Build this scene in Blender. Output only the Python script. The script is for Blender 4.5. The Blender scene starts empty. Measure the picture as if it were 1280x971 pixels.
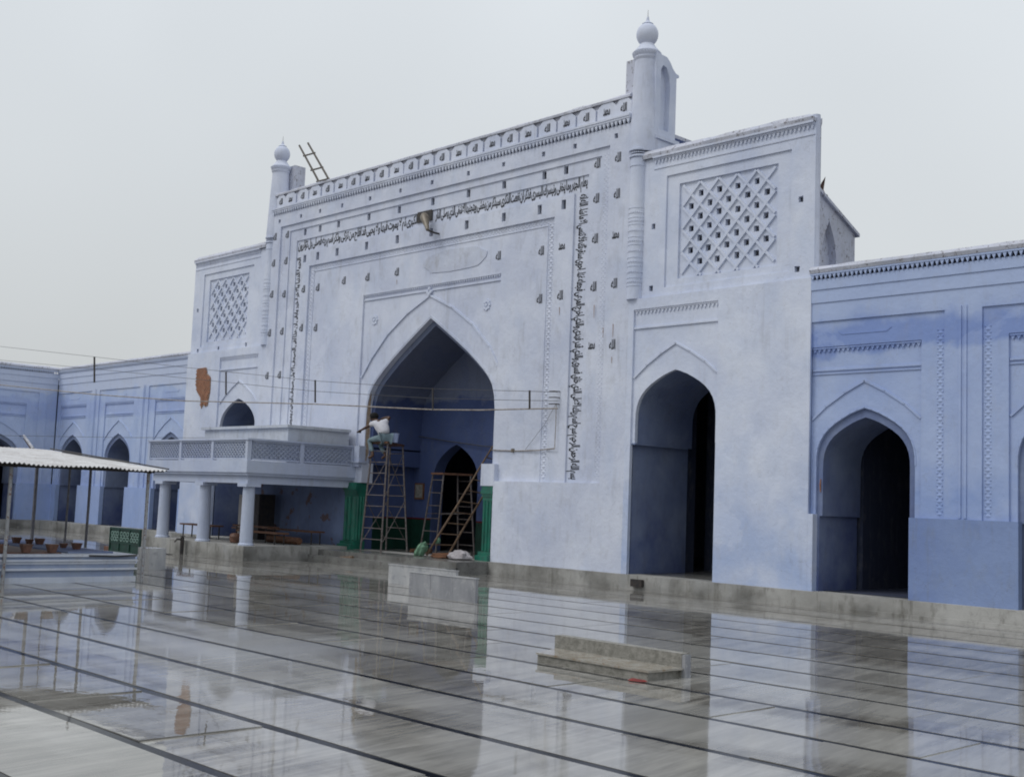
import bpy, math, random, unicodedata
from mathutils import Vector, Matrix, noise
from mathutils.geometry import tessellate_polygon
random.seed(11)
R = math.radians
S = bpy.context.scene
COL = S.collection

# ------------------------------------------------------------------ camera
YAW, PITCH, ROLL = R(-46.28), R(5.40), R(2.23)
fw = Vector((math.sin(YAW)*math.cos(PITCH), math.cos(YAW)*math.cos(PITCH), math.sin(PITCH)))
rt = Vector((math.cos(YAW), -math.sin(YAW), 0))
up = rt.cross(fw)
r2 = rt*math.cos(ROLL) + up*math.sin(ROLL)
u2 = up*math.cos(ROLL) - rt*math.sin(ROLL)
cam_d = bpy.data.cameras.new('camera')
cam_d.sensor_width = 36
cam_d.lens = 1500/1280*36
cam_d.clip_start = 0.05
cam_d.clip_end = 2000
cam = bpy.data.objects.new('camera', cam_d)
COL.objects.link(cam)
cam.matrix_world = Matrix(((r2.x, u2.x, -fw.x, 0), (r2.y, u2.y, -fw.y, 0), (r2.z, u2.z, -fw.z, 1.6), (0, 0, 0, 1)))
S.camera = cam

# ------------------------------------------------------------------ sky and sun (overcast, wet day)
SUN_EL, SUN_AZ = R(52), R(205)
w = bpy.data.worlds.new('World')
S.world = w
w.use_nodes = True
nt = w.node_tree
nt.nodes.clear()
def N(tree, typ, **k):
    n = tree.nodes.new(typ)
    for a, v in k.items():
        setattr(n, a, v)
    return n
def L(tree, a, b):
    tree.links.new(a, b)
out = N(nt, 'ShaderNodeOutputWorld')
bg = N(nt, 'ShaderNodeBackground')
sky = N(nt, 'ShaderNodeTexSky')
sky.sky_type = 'NISHITA'
sky.sun_disc = False
sky.sun_elevation = SUN_EL
sky.sun_rotation = SUN_AZ
sky.air_density = 1.5
sky.dust_density = 4
tc = N(nt, 'ShaderNodeTexCoord')
sep = N(nt, 'ShaderNodeSeparateXYZ')
L(nt, tc.outputs['Generated'], sep.inputs[0])
mr = N(nt, 'ShaderNodeMapRange')
mr.inputs['From Min'].default_value = 0.0
mr.inputs['From Max'].default_value = 1.0
mr.inputs['To Min'].default_value = 0.0
mr.inputs['To Max'].default_value = 1.0
L(nt, sep.outputs['Z'], mr.inputs['Value'])
ramp = N(nt, 'ShaderNodeValToRGB')
ramp.color_ramp.elements[0].position = 0.0
ramp.color_ramp.elements[0].color = (5.15, 5.35, 5.45, 1)
ramp.color_ramp.elements[1].position = 1.0
ramp.color_ramp.elements[1].color = (10.8, 11.3, 12.0, 1)
e = ramp.color_ramp.elements.new(0.40)
e.color = (7.1, 7.5, 7.85, 1)
L(nt, mr.outputs[0], ramp.inputs[0])
nz = N(nt, 'ShaderNodeTexNoise')
nz.inputs['Scale'].default_value = 1.4
nz.inputs['Detail'].default_value = 3
L(nt, tc.outputs['Generated'], nz.inputs['Vector'])
mr2 = N(nt, 'ShaderNodeMapRange')
mr2.inputs['From Min'].default_value = 0.3
mr2.inputs['From Max'].default_value = 0.7
mr2.inputs['To Min'].default_value = 0.90
mr2.inputs['To Max'].default_value = 1.10
L(nt, nz.outputs['Fac'], mr2.inputs['Value'])
vm = N(nt, 'ShaderNodeVectorMath', operation='SCALE')
L(nt, ramp.outputs['Color'], vm.inputs[0])
L(nt, mr2.outputs[0], vm.inputs['Scale'])
mx = N(nt, 'ShaderNodeMix', data_type='RGBA')
mx.inputs['Factor'].default_value = 0.93
L(nt, sky.outputs[0], mx.inputs['A'])
L(nt, vm.outputs[0], mx.inputs['B'])
L(nt, mx.outputs['Result'], bg.inputs['Color'])
bg.inputs['Strength'].default_value = 0.1
L(nt, bg.outputs[0], out.inputs[0])

sd = bpy.data.lights.new('sun', 'SUN')
sd.energy = 0.9
sd.angle = R(22)
sd.color = (1.0, 0.98, 0.94)
so = bpy.data.objects.new('sun', sd)
COL.objects.link(so)
sdir = Vector((-0.45*math.cos(SUN_EL), -0.9*math.cos(SUN_EL), math.sin(SUN_EL))).normalized()
so.rotation_euler = sdir.to_track_quat('Z', 'Y').to_euler()
so.location = (0, 0, 30)

vs = S.view_settings
vs.view_transform = 'Standard'
vs.look = 'None'
vs.exposure = 0.1
vs.gamma = 1
S.cycles.max_bounces = 8
S.cycles.filter_width = 1.9

# ------------------------------------------------------------------ materials
def mat(name):
    m = bpy.data.materials.new(name)
    m.use_nodes = True
    t = m.node_tree
    return m, t, t.nodes['Principled BSDF']
def noise_fac(t, pos, scale, detail=4, lo=0.4, hi=0.6, stretch=None, rough=0.55, dist=0.0):
    src = pos
    if stretch:
        mp = N(t, 'ShaderNodeMapping')
        mp.inputs['Scale'].default_value = stretch
        L(t, pos, mp.inputs['Vector'])
        src = mp.outputs[0]
    n = N(t, 'ShaderNodeTexNoise')
    n.inputs['Scale'].default_value = scale
    n.inputs['Detail'].default_value = detail
    n.inputs['Roughness'].default_value = rough
    n.inputs['Distortion'].default_value = dist
    L(t, src, n.inputs['Vector'])
    mrn = N(t, 'ShaderNodeMapRange')
    mrn.inputs['From Min'].default_value = lo
    mrn.inputs['From Max'].default_value = hi
    L(t, n.outputs['Fac'], mrn.inputs['Value'])
    return mrn.outputs[0]
def mix(t, fac, a, b):
    m = N(t, 'ShaderNodeMix', data_type='RGBA')
    if isinstance(fac, (int, float)):
        m.inputs['Factor'].default_value = fac
    else:
        L(t, fac, m.inputs['Factor'])
    for s, v in (('A', a), ('B', b)):
        if isinstance(v, tuple):
            m.inputs[s].default_value = (*v, 1)
        else:
            L(t, v, m.inputs[s])
    return m.outputs['Result']
def mul(t, a, b, op='MULTIPLY'):
    m = N(t, 'ShaderNodeMath', operation=op)
    for i, v in enumerate((a, b)):
        if isinstance(v, (int, float)):
            m.inputs[i].default_value = v
        else:
            L(t, v, m.inputs[i])
    return m.outputs[0]
def rng(t, v, a, b, c=0.0, d=1.0):
    m = N(t, 'ShaderNodeMapRange')
    m.inputs['From Min'].default_value = a
    m.inputs['From Max'].default_value = b
    m.inputs['To Min'].default_value = c
    m.inputs['To Max'].default_value = d
    L(t, v, m.inputs['Value'])
    return m.outputs[0]
def bump(t, bsdf, h, strength=0.3, dist=0.02):
    b = N(t, 'ShaderNodeBump')
    b.inputs['Strength'].default_value = strength
    b.inputs['Distance'].default_value = dist
    L(t, h, b.inputs['Height'])
    L(t, b.outputs[0], bsdf.inputs['Normal'])
def pos_of(t):
    g = N(t, 'ShaderNodeNewGeometry')
    return g.outputs['Position']
def zof(t, pos):
    s = N(t, 'ShaderNodeSeparateXYZ')
    L(t, pos, s.inputs[0])
    return s.outputs['Z'], s.outputs['X'], s.outputs['Y']

def limewash(name, base, tint, dirt=(0.33, 0.32, 0.31), low=None, low_z=(1.2, 3.0), dirt_amt=0.35, bands=None, speck=0.0, rust=0.0):
    """Uneven lime paint: broad patches of a second coat, faint grime, brush relief."""
    m, t, b = mat(name)
    pos = pos_of(t)
    z, x, y = zof(t, pos)
    f1 = noise_fac(t, pos, 0.55, 7, 0.38, 0.64, rough=0.62)
    c = mix(t, f1, base, tint)
    f2 = noise_fac(t, pos, 1.7, 6, 0.5, 0.75, stretch=(1, 1, 0.6))
    c = mix(t, mul(t, f2, 0.5), c, tuple(v*q for v, q in zip(base, (0.72, 0.78, 0.88))))
    if low:
        wob = noise_fac(t, pos, 0.8, 4, 0.2, 0.8)
        zz = mul(t, z, mul(t, wob, 1.6), 'ADD')
        fl = rng(t, zz, low_z[1]+0.8, low_z[0]+0.8)
        fl = mul(t, fl, noise_fac(t, pos, 1.2, 4, 0.3, 0.62))
        c = mix(t, mul(t, fl, 0.85), c, low)
    if bands:
        for (z0, z1, colr, amt) in bands:
            wob = noise_fac(t, pos, 1.6, 4, 0.2, 0.8)
            zz = mul(t, z, mul(t, wob, 0.5), 'ADD')
            a = mul(t, rng(t, zz, z0+0.2, z0+0.32), rng(t, zz, z1+0.4, z1+0.2))
            c = mix(t, mul(t, a, amt), c, colr)
    f3 = noise_fac(t, pos, 4.5, 8, 0.52, 0.78, stretch=(1, 1, 0.45), rough=0.7)
    c = mix(t, mul(t, f3, dirt_amt), c, dirt)
    f3b = noise_fac(t, pos, 1.1, 3, 0.45, 0.62)
    st = noise_fac(t, pos, 9, 3, 0.56, 0.7, stretch=(1, 1, 0.08))
    c = mix(t, mul(t, mul(t, st, f3b), dirt_amt*0.7), c, tuple(v*0.8 for v in dirt))
    # later patch coats with definite edges, and hairline cracks
    f7 = noise_fac(t, pos, 0.9, 6, 0.575, 0.60, rough=0.6, dist=0.6)
    c = mix(t, mul(t, f7, 0.2), c, tuple(min(1, v*1.12) for v in base))
    vo = N(t, 'ShaderNodeTexVoronoi', feature='DISTANCE_TO_EDGE')
    vo.inputs['Scale'].default_value = 0.8
    dn = N(t, 'ShaderNodeTexNoise'); dn.inputs['Scale'].default_value = 2.5; dn.inputs['Detail'].default_value = 6
    L(t, pos, dn.inputs['Vector'])
    av = N(t, 'ShaderNodeVectorMath', operation='ADD')
    L(t, pos, av.inputs[0]); L(t, dn.outputs['Color'], av.inputs[1])
    L(t, av.outputs[0], vo.inputs['Vector'])
    ck = mul(t, rng(t, vo.outputs['Distance'], 0.007, 0.001), noise_fac(t, pos, 0.7, 2, 0.5, 0.6))
    c = mix(t, mul(t, ck, 0.22), c, tuple(v*0.5 for v in dirt))
    f4 = noise_fac(t, pos, 38, 2, 0.70, 0.74)
    c = mix(t, mul(t, f4, 0.4), c, (0.16, 0.15, 0.14))
    if speck:
        f5 = noise_fac(t, pos, 16, 5, 0.57, 0.62, stretch=(1, 1, 0.7), rough=0.75)
        c = mix(t, mul(t, f5, speck), c, (0.11, 0.09, 0.085))
    if rust:
        f6 = noise_fac(t, pos, 2.3, 5, 0.60, 0.64, rough=0.6)
        c = mix(t, mul(t, f6, rust), c, (0.15, 0.085, 0.05))
    L(t, c, b.inputs['Base Color'])
    b.inputs['Roughness'].default_value = 0.85
    b.inputs['Specular IOR Level'].default_value = 0.25
    h = noise_fac(t, pos, 9, 8, 0.0, 1.0, rough=0.65)
    h2 = noise_fac(t, pos, 1.6, 3, 0.0, 1.0)
    bump(t, b, mul(t, h, mul(t, h2, 1.5), 'ADD'), 0.35, 0.03)
    return m

def plain(name, c1, c2=None, scale=6, rough=0.7, metal=0.0, bmp=0.15, spots=None, spot_amt=0.5, stretch=None, coords='world'):
    m, t, b = mat(name)
    pos = pos_of(t)
    c2 = c2 or tuple(v*0.7 for v in c1)
    c = mix(t, noise_fac(t, pos, scale, 5, 0.35, 0.65, stretch=stretch), c1, c2)
    if spots:
        c = mix(t, mul(t, noise_fac(t, pos, scale*2.5, 5, 0.55, 0.62, rough=0.7), spot_amt), c, spots)
    L(t, c, b.inputs['Base Color'])
    b.inputs['Roughness'].default_value = rough
    b.inputs['Metallic'].default_value = metal
    if bmp:
        bump(t, b, noise_fac(t, pos, scale*5, 6, 0, 1), bmp, 0.01)
    return m

M = {}
M['white'] = limewash('white_limewash', (0.62, 0.66, 0.765), (0.50, 0.55, 0.69), low=(0.33, 0.42, 0.64), low_z=(0.8, 3.0), dirt_amt=0.25)
M['white_old'] = limewash('weathered_limewash', (0.61, 0.645, 0.745), (0.49, 0.53, 0.655), dirt=(0.31, 0.31, 0.32), dirt_amt=0.42)
M['coping'] = limewash('pitted_coping', (0.55, 0.57, 0.66), (0.43, 0.45, 0.52), dirt_amt=0.6, speck=0.85)
M['blue'] = limewash('blue_limewash', (0.385, 0.465, 0.67), (0.31, 0.39, 0.615), low=(0.23, 0.32, 0.58), low_z=(1.9, 2.4), dirt_amt=0.22,
                     bands=[(4.35, 4.85, (0.17, 0.25, 0.53), 0.75), (5.1, 6.5, (0.40, 0.48, 0.68), 0.5)])
M['blue_pale'] = limewash('pale_blue_limewash', (0.46, 0.54, 0.73), (0.37, 0.46, 0.68), low=(0.28, 0.37, 0.64), low_z=(1.9, 2.4), dirt_amt=0.25, bands=[(4.9, 6.5, (0.52, 0.57, 0.70), 0.7), (4.0, 4.6, (0.30, 0.38, 0.65), 0.5)])
M['dado_pale'] = limewash('pale_blue_dado_limewash', (0.33, 0.42, 0.66), (0.27, 0.36, 0.61), dirt=(0.28, 0.31, 0.36), dirt_amt=0.4)
M['dado'] = limewash('blue_dado_limewash', (0.22, 0.29, 0.48), (0.17, 0.235, 0.44), dirt=(0.22, 0.25, 0.30), dirt_amt=0.5)
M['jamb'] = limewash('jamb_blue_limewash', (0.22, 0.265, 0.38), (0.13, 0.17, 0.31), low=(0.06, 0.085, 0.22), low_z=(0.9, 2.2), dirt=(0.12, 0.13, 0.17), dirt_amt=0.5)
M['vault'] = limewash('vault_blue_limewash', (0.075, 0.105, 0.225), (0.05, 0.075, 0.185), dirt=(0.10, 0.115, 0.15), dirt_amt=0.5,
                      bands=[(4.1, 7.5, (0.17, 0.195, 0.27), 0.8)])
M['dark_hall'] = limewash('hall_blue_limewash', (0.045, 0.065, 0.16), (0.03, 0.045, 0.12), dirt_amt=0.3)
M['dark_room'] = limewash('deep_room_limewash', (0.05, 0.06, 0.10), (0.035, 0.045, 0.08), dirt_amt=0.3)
M['stained'] = limewash('stained_shaded_limewash', (0.20, 0.26, 0.42), (0.14, 0.18, 0.32), dirt=(0.12, 0.11, 0.11), dirt_amt=0.6, rust=0.75)  # rust and stains, with the balcony's shade put into the base colour
M['balcony'] = limewash('balcony_limewash', (0.47, 0.52, 0.64), (0.41, 0.46, 0.61), dirt_amt=0.3)
M['tankbox'] = limewash('streaked_limewash', (0.58, 0.61, 0.66), (0.42, 0.45, 0.51), dirt=(0.30, 0.31, 0.33), dirt_amt=0.9)
M['plinth'] = limewash('stained_dark_foot_plinth', (0.40, 0.395, 0.38), (0.28, 0.275, 0.26), dirt=(0.11, 0.105, 0.09), dirt_amt=1.0, low=(0.10, 0.098, 0.09), low_z=(-0.05, 0.45))  # stained; foot coloured darker to dim its reflection in the floor
M['green'] = plain('green_gloss_paint', (0.015, 0.17, 0.115), (0.012, 0.095, 0.07), 5, 0.35, spots=(0.05, 0.09, 0.08), spot_amt=0.6, stretch=(1, 1, .4))
M['green_dark'] = plain('dark_green_paint', (0.006, 0.045, 0.03), (0.005, 0.03, 0.02), 4, 0.4)
M['green_panel'] = plain('bottle_green_paint', (0.008, 0.05, 0.035), (0.006, 0.03, 0.022), 6, 0.4)
M['red'] = plain('dark_red_line_paint', (0.12, 0.008, 0.012), None, 5, 0.5)
M['ink'] = plain('black_sign_paint', (0.012, 0.013, 0.018), (0.02, 0.02, 0.028), 14, 0.6, bmp=0)
M['bamboo'] = plain('weathered_bamboo', (0.19, 0.125, 0.08), (0.11, 0.07, 0.045), 12, 0.6, spots=(0.06, 0.04, 0.03), stretch=(1, 1, 0.3))
M['old_bamboo'] = plain('grey_old_bamboo', (0.13, 0.115, 0.10), (0.08, 0.07, 0.06), 12, 0.7)
M['steel'] = plain('rusted_steel_tube', (0.10, 0.075, 0.07), (0.19, 0.18, 0.18), 22, 0.5, 0.35, spots=(0.10, 0.045, 0.025))
M['wood'] = plain('brown_wood', (0.16, 0.075, 0.04), (0.09, 0.04, 0.022), 10, 0.6)
M['dark_metal'] = plain('dark_iron', (0.03, 0.03, 0.033), (0.06, 0.05, 0.045), 12, 0.5, 0.3)
M['wire'] = plain('grey_wire', (0.06, 0.06, 0.065), None, 10, 0.6, bmp=0)
M['pole'] = plain('pale_conduit', (0.34, 0.31, 0.28), (0.18, 0.15, 0.13), 9, 0.55)
M['rust_post'] = plain('peeling_painted_post', (0.36, 0.37, 0.38), (0.26, 0.27, 0.29), 9, 0.5, 0.1, spots=(0.16, 0.06, 0.03), spot_amt=0.95)
M['grey_post'] = plain('grey_post', (0.16, 0.16, 0.18), (0.10, 0.10, 0.11), 9, 0.5, 0.2)
M['marble_wall'] = plain('grey_white_marble', (0.50, 0.50, 0.50), (0.34, 0.35, 0.37), 3.2, 0.22, spots=(0.24, 0.25, 0.27), spot_amt=0.5, stretch=(1, 1, 0.4))
M['marble_grey'] = plain('wet_grey_marble', (0.33, 0.335, 0.35), (0.21, 0.215, 0.235), 3.5, 0.2, spots=(0.42, 0.42, 0.42), spot_amt=0.4, stretch=(1, 1, 0.4))
M['curb'] = plain('mossy_cement', (0.27, 0.26, 0.235), (0.16, 0.155, 0.135), 14, 0.6, spots=(0.08, 0.08, 0.065), spot_amt=0.45, bmp=0.6)
M['curb_top'] = plain('stained_marble_slab', (0.36, 0.35, 0.32), (0.24, 0.215, 0.175), 6, 0.12, spots=(0.22, 0.13, 0.06), spot_amt=0.6)
M['tank'] = limewash('tank_limewash', (0.60, 0.63, 0.69), (0.46, 0.51, 0.62), low=(0.26, 0.32, 0.46), low_z=(-0.5, 0.2), dirt_amt=0.6)
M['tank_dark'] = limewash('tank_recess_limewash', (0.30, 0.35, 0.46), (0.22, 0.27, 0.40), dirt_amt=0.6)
M['terra'] = plain('brown_stone', (0.16, 0.075, 0.05), (0.09, 0.045, 0.03), 14, 0.6)
M['roof_sheet'] = plain('weathered_corrugated_sheet', (0.55, 0.55, 0.56), (0.40, 0.39, 0.39), 2.5, 0.5, 0.0, spots=(0.24, 0.19, 0.16), spot_amt=0.35)
M['roof_underside'] = plain('dark_brown_underside', (0.05, 0.04, 0.035), (0.03, 0.025, 0.022), 4, 0.8)  # dark colour for the sheet added under the tin roof
M['brick'] = plain('bare_brick', (0.36, 0.17, 0.10), (0.25, 0.12, 0.075), 9, 0.9, spots=(0.40, 0.28, 0.2), spot_amt=0.5, bmp=0.5)
M['rust'] = plain('rust_run', (0.26, 0.17, 0.14), (0.36, 0.30, 0.29), 12, 0.9, bmp=0)
M['ochre'] = plain('bared_ochre_plaster', (0.34, 0.22, 0.13), (0.42, 0.36, 0.30), 7, 0.9, spots=(0.2, 0.1, 0.05))
M['mortar'] = plain('old_mortar', (0.30, 0.20, 0.15), (0.22, 0.14, 0.10), 9, 0.95, bmp=0.5)
M['skin'] = plain('brown_skin', (0.09, 0.045, 0.028), (0.07, 0.035, 0.022), 20, 0.5, bmp=0)
M['skin2'] = M['skin']
M['shirt'] = plain('white_cotton', (0.62, 0.62, 0.66), (0.52, 0.52, 0.57), 8, 0.9, bmp=0.3)
M['trousers'] = plain('grey_green_cotton', (0.17, 0.24, 0.27), (0.12, 0.17, 0.20), 9, 0.9, bmp=0.3)
M['hair'] = plain('black_hair', (0.004, 0.004, 0.004), (0.007, 0.006, 0.006), 60, 0.95)
M['bucket'] = plain('pale_blue_plastic', (0.42, 0.50, 0.72), (0.36, 0.44, 0.66), 8, 0.4)
M['sack_green'] = plain('green_sack', (0.16, 0.30, 0.20), (0.10, 0.20, 0.13), 12, 0.85, bmp=0.5)
M['sack_grey'] = plain('grey_sack', (0.42, 0.40, 0.42), (0.28, 0.26, 0.27), 9, 0.9, bmp=0.5)
M['earth'] = plain('brown_earth', (0.15, 0.065, 0.03), (0.09, 0.04, 0.02), 14, 0.95, bmp=0.8)
M['lamp'] = plain('lamp_shell', (0.20, 0.17, 0.13), (0.13, 0.11, 0.085), 9, 0.4, 0.1)
M['tube_glass'] = plain('white_tube', (0.6, 0.6, 0.62), None, 5, 0.3, bmp=0)
M['bird'] = plain('brown_feathers', (0.12, 0.06, 0.045), (0.05, 0.035, 0.03), 40, 0.8)
M['red_cloth'] = plain('red_scrap', (0.20, 0.02, 0.015), (0.12, 0.01, 0.01), 14, 0.7)
M['cabinet'] = plain('pale_laminate', (0.42, 0.40, 0.38), (0.34, 0.32, 0.30), 4, 0.5)
M['leafy'] = plain('dry_leaf', (0.07, 0.08, 0.03), (0.05, 0.04, 0.02), 20, 0.8)
M['board_text'] = plain('pale_green_lettering', (0.28, 0.42, 0.38), None, 9, 0.6, bmp=0)
M['rough'] = limewash('rough_render', (0.56, 0.595, 0.69), (0.45, 0.485, 0.60), dirt_amt=0.6, speck=0.12)

def wet_marble(name, wetness=1.0):
    m, t, b = mat(name)
    pos = pos_of(t)
    oi = N(t, 'ShaderNodeObjectInfo')
    rnd = oi.outputs['Random']
    mp = N(t, 'ShaderNodeMapping')
    mp.vector_type = 'TEXTURE'
    mp.inputs['Rotation'].default_value = (0, 0, R(10))
    mp.inputs['Scale'].default_value = (1.0, 9.0, 1.0)
    # every slab has its own run of veins
    cb = N(t, 'ShaderNodeCombineXYZ')
    L(t, mul(t, rnd, 37.0), cb.inputs[0])
    L(t, mul(t, rnd, 11.0), cb.inputs[2])
    va = N(t, 'ShaderNodeVectorMath', operation='ADD')
    L(t, pos, va.inputs[0])
    L(t, cb.outputs[0], va.inputs[1])
    L(t, va.outputs[0], mp.inputs['Vector'])
    def nf(scale, lo, hi, det=6, rough=0.6, dist=0.4):
        n = N(t, 'ShaderNodeTexNoise')
        n.inputs['Scale'].default_value = scale
        n.inputs['Detail'].default_value = det
        n.inputs['Roughness'].default_value = rough
        n.inputs['Distortion'].default_value = dist
        L(t, mp.outputs[0], n.inputs['Vector'])
        return rng(t, n.outputs['Fac'], lo, hi)
    c = mix(t, nf(5.5, 0.38, 0.62), (0.30, 0.288, 0.262), (0.125, 0.118, 0.106))
    c = mix(t, mul(t, nf(15.0, 0.50, 0.64), 0.45), c, (0.085, 0.08, 0.075))
    c = mix(t, mul(t, nf(24.0, 0.53, 0.66), 0.22), c, (0.50, 0.49, 0.46))
    c = mix(t, mul(t, rng(t, rnd, 0.0, 1.0, 0.0, 0.5), 1.0), c, (0.16, 0.155, 0.145))
    # broad irregular patches, paler and rougher
    pale_patch = noise_fac(t, pos, 0.33, 5, 0.44, 0.56, stretch=(0.5, 1.6, 1), dist=1.0)
    c = mix(t, mul(t, pale_patch, 0.35), c, (0.50, 0.50, 0.48))
    L(t, c, b.inputs['Base Color'])
    # water film
    b.inputs['IOR'].default_value = 1.58
    rf = mix(t, pale_patch, (0.015, 0.015, 0.015), (0.05, 0.05, 0.05))
    rs = noise_fac(t, pos, 3.0, 5, 0.45, 0.7)
    rr = N(t, 'ShaderNodeMath', operation='MULTIPLY_ADD')
    L(t, rs, rr.inputs[0])
    rr.inputs[1].default_value = 0.012
    sx = N(t, 'ShaderNodeSeparateColor')
    L(t, rf, sx.inputs[0])
    L(t, sx.outputs[0], rr.inputs[2])
    L(t, rr.outputs[0], b.inputs['Roughness'])
    h = noise_fac(t, pos, 5.0, 2, 0, 1, stretch=(1, 1.5, 1))
    h2 = nf(5.0, 0, 1, 3)
    bump(t, b, mul(t, h, mul(t, h2, 0.4), 'ADD'), 0.02, 0.02)
    return m
M['marble'] = wet_marble('wet_marble')
mm, t_, b_ = mat('wet_black_inlay')
p_ = pos_of(t_)
L(t_, mix(t_, noise_fac(t_, p_, 5, 4, 0.35, 0.65), (0.006, 0.007, 0.01), (0.014, 0.016, 0.022)), b_.inputs['Base Color'])
b_.inputs['IOR'].default_value = 1.16
L(t_, noise_fac(t_, p_, 1.2, 3, 0.35, 0.65), (rr_ := N(t_, 'ShaderNodeMath', operation='MULTIPLY_ADD')).inputs[0])
rr_.inputs[1].default_value = 0.18
rr_.inputs[2].default_value = 0.06
L(t_, rr_.outputs[0], b_.inputs['Roughness'])
M['inlay'] = mm
M['porch_floor'] = plain('damp_porch_floor', (0.22, 0.22, 0.21), (0.13, 0.13, 0.125), 2.2, 0.22, spots=(0.07, 0.06, 0.055), spot_amt=0.5)
M['ground'] = plain('packed_ground', (0.22, 0.20, 0.17), (0.16, 0.14, 0.12), 0.3, 0.9)

# ------------------------------------------------------------------ mesh helpers
ORG = {}
class MB:
    def __init__(s, T=None):
        s.v = []; s.f = []; s.T = T
    def add(s, vs_, fs):
        o = len(s.v)
        s.v += [Vector(p) if s.T is None else s.T @ Vector(p) for p in vs_]
        s.f += [tuple(i+o for i in f) for f in fs]
    def box(s, x0, x1, y0, y1, z0, z1):
        s.add([(x0,y0,z0),(x1,y0,z0),(x1,y1,z0),(x0,y1,z0),(x0,y0,z1),(x1,y0,z1),(x1,y1,z1),(x0,y1,z1)],
              [(0,3,2,1),(4,5,6,7),(0,1,5,4),(1,2,6,5),(2,3,7,6),(3,0,4,7)])
        return s
    def hexa(s, b4, t4):
        s.add(list(b4)+list(t4), [(0,3,2,1),(4,5,6,7),(0,1,5,4),(1,2,6,5),(2,3,7,6),(3,0,4,7)])
        return s
    def plate(s, outer, holes, y0, y1):
        """extrude a 2-D outline (x, z) with holes from y0 to y1"""
        loops = [outer]+list(holes)
        flat = [p for l in loops for p in l]
        n = len(flat)
        tris = tessellate_polygon([[Vector((p[0], p[1], 0)) for p in l] for l in loops])
        vs_ = [(p[0], y0, p[1]) for p in flat]+[(p[0], y1, p[1]) for p in flat]
        fs = []
        def area2(a, b, c):
            return (flat[b][0]-flat[a][0])*(flat[c][1]-flat[a][1])-(flat[b][1]-flat[a][1])*(flat[c][0]-flat[a][0])
        for a, b, c in tris:
            if area2(a, b, c) < 0:
                a, b, c = a, c, b
            fs.append((a, b, c)); fs.append((c+n, b+n, a+n))
        o = 0
        for k, l in enumerate(loops):
            m = len(l)
            ar = sum(l[i][0]*l[(i+1) % m][1]-l[(i+1) % m][0]*l[i][1] for i in range(m))
            rev = (ar < 0) == (k == 0)
            for i in range(m):
                a, b = o+i, o+(i+1) % m
                q = (b, a, a+n, b+n)
                fs.append(q[::-1] if rev else q)
            o += m
        s.add(vs_, fs)
        return s
    def tube(s, pts, r, n=8, cap=True, r1=None):
        pts = [Vector(p) for p in pts]
        vs_, fs = [], []
        prev = None
        for i, p in enumerate(pts):
            d = (pts[min(i+1, len(pts)-1)]-pts[max(i-1, 0)]).normalized()
            if prev is None:
                a = d.orthogonal().normalized()
            else:
                a = (prev-d*prev.dot(d)).normalized()
            prev = a
            b = d.cross(a)
            rad = r if r1 is None else r+(r1-r)*i/(len(pts)-1)
            for k in range(n):
                th = 2*math.pi*k/n
                vs_.append(p+a*math.cos(th)*rad+b*math.sin(th)*rad)
        for i in range(len(pts)-1):
            for k in range(n):
                fs.append((i*n+k, i*n+(k+1) % n, (i+1)*n+(k+1) % n, (i+1)*n+k))
        if cap:
            fs.append(tuple(range(n))[::-1]); fs.append(tuple((len(pts)-1)*n+k for k in range(n)))
        s.add(vs_, fs)
        return s
    def lathe(s, prof, c, n=24):
        vs_, fs = [], []
        for (r, z) in prof:
            for k in range(n):
                th = 2*math.pi*k/n
                vs_.append((c[0]+r*math.cos(th), c[1]+r*math.sin(th), c[2]+z))
        for i in range(len(prof)-1):
            for k in range(n):
                fs.append((i*n+k, i*n+(k+1) % n, (i+1)*n+(k+1) % n, (i+1)*n+k))
        fs.append(tuple(range(n))[::-1]); fs.append(tuple((len(prof)-1)*n+k for k in range(n)))
        s.add(vs_, fs)
        return s
    def strip(s, pts, wd, y0, y1, closed=False):
        """a ribbon of width wd along 2-D pts (x, z), between depths y0 and y1"""
        n = len(pts)
        for i in range(n if closed else n-1):
            a = Vector(pts[i]); b = Vector(pts[(i+1) % n])
            d = b-a
            if d.length < 1e-6: continue
            d.normalize()
            nrm = Vector((-d.y, d.x))*wd/2
            e_ = d*wd*0.12
            P = [a-nrm-e_, b-nrm+e_, b+nrm+e_, a+nrm-e_]
            s.hexa([(p.x, y1, p.y) for p in P], [(p.x, y0, p.y) for p in P])
        return s
    def mesh(s, name, m, smooth=True, off=Vector((0, 0, 0))):
        me = bpy.data.meshes.new(name)
        me.from_pydata([tuple(p-off) for p in s.v], [], s.f)
        me.validate()
        import bmesh
        bm = bmesh.new(); bm.from_mesh(me)
        bmesh.ops.recalc_face_normals(bm, faces=bm.faces[:])
        bm.to_mesh(me); bm.free()
        if smooth:
            me.polygons.foreach_set('use_smooth', [True]*len(me.polygons))
            me.set_sharp_from_angle(angle=R(32))
        me.materials.append(m)
        me.update()
        return me
    def build(s, name, m, parent=None, kind=None, smooth=True):
        off = ORG.get(parent.name, Vector((0, 0, 0))) if parent else Vector((0, 0, 0))
        me = s.mesh(name, m, smooth, off)
        return place(me, name, parent, kind=kind, raw=True)
def place(me, name, parent=None, loc=(0, 0, 0), kind=None, raw=False, rot=None):
    o = bpy.data.objects.new(name, me)
    COL.objects.link(o)
    if parent:
        o.parent = parent
        ORG[o.name] = ORG.get(parent.name, Vector((0, 0, 0)))
        if not raw:
            o.location = Vector(loc)-ORG.get(parent.name, Vector((0, 0, 0)))
    else:
        o.location = loc
    if rot: o.rotation_euler = rot
    if kind: o['kind'] = kind
    return o
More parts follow.
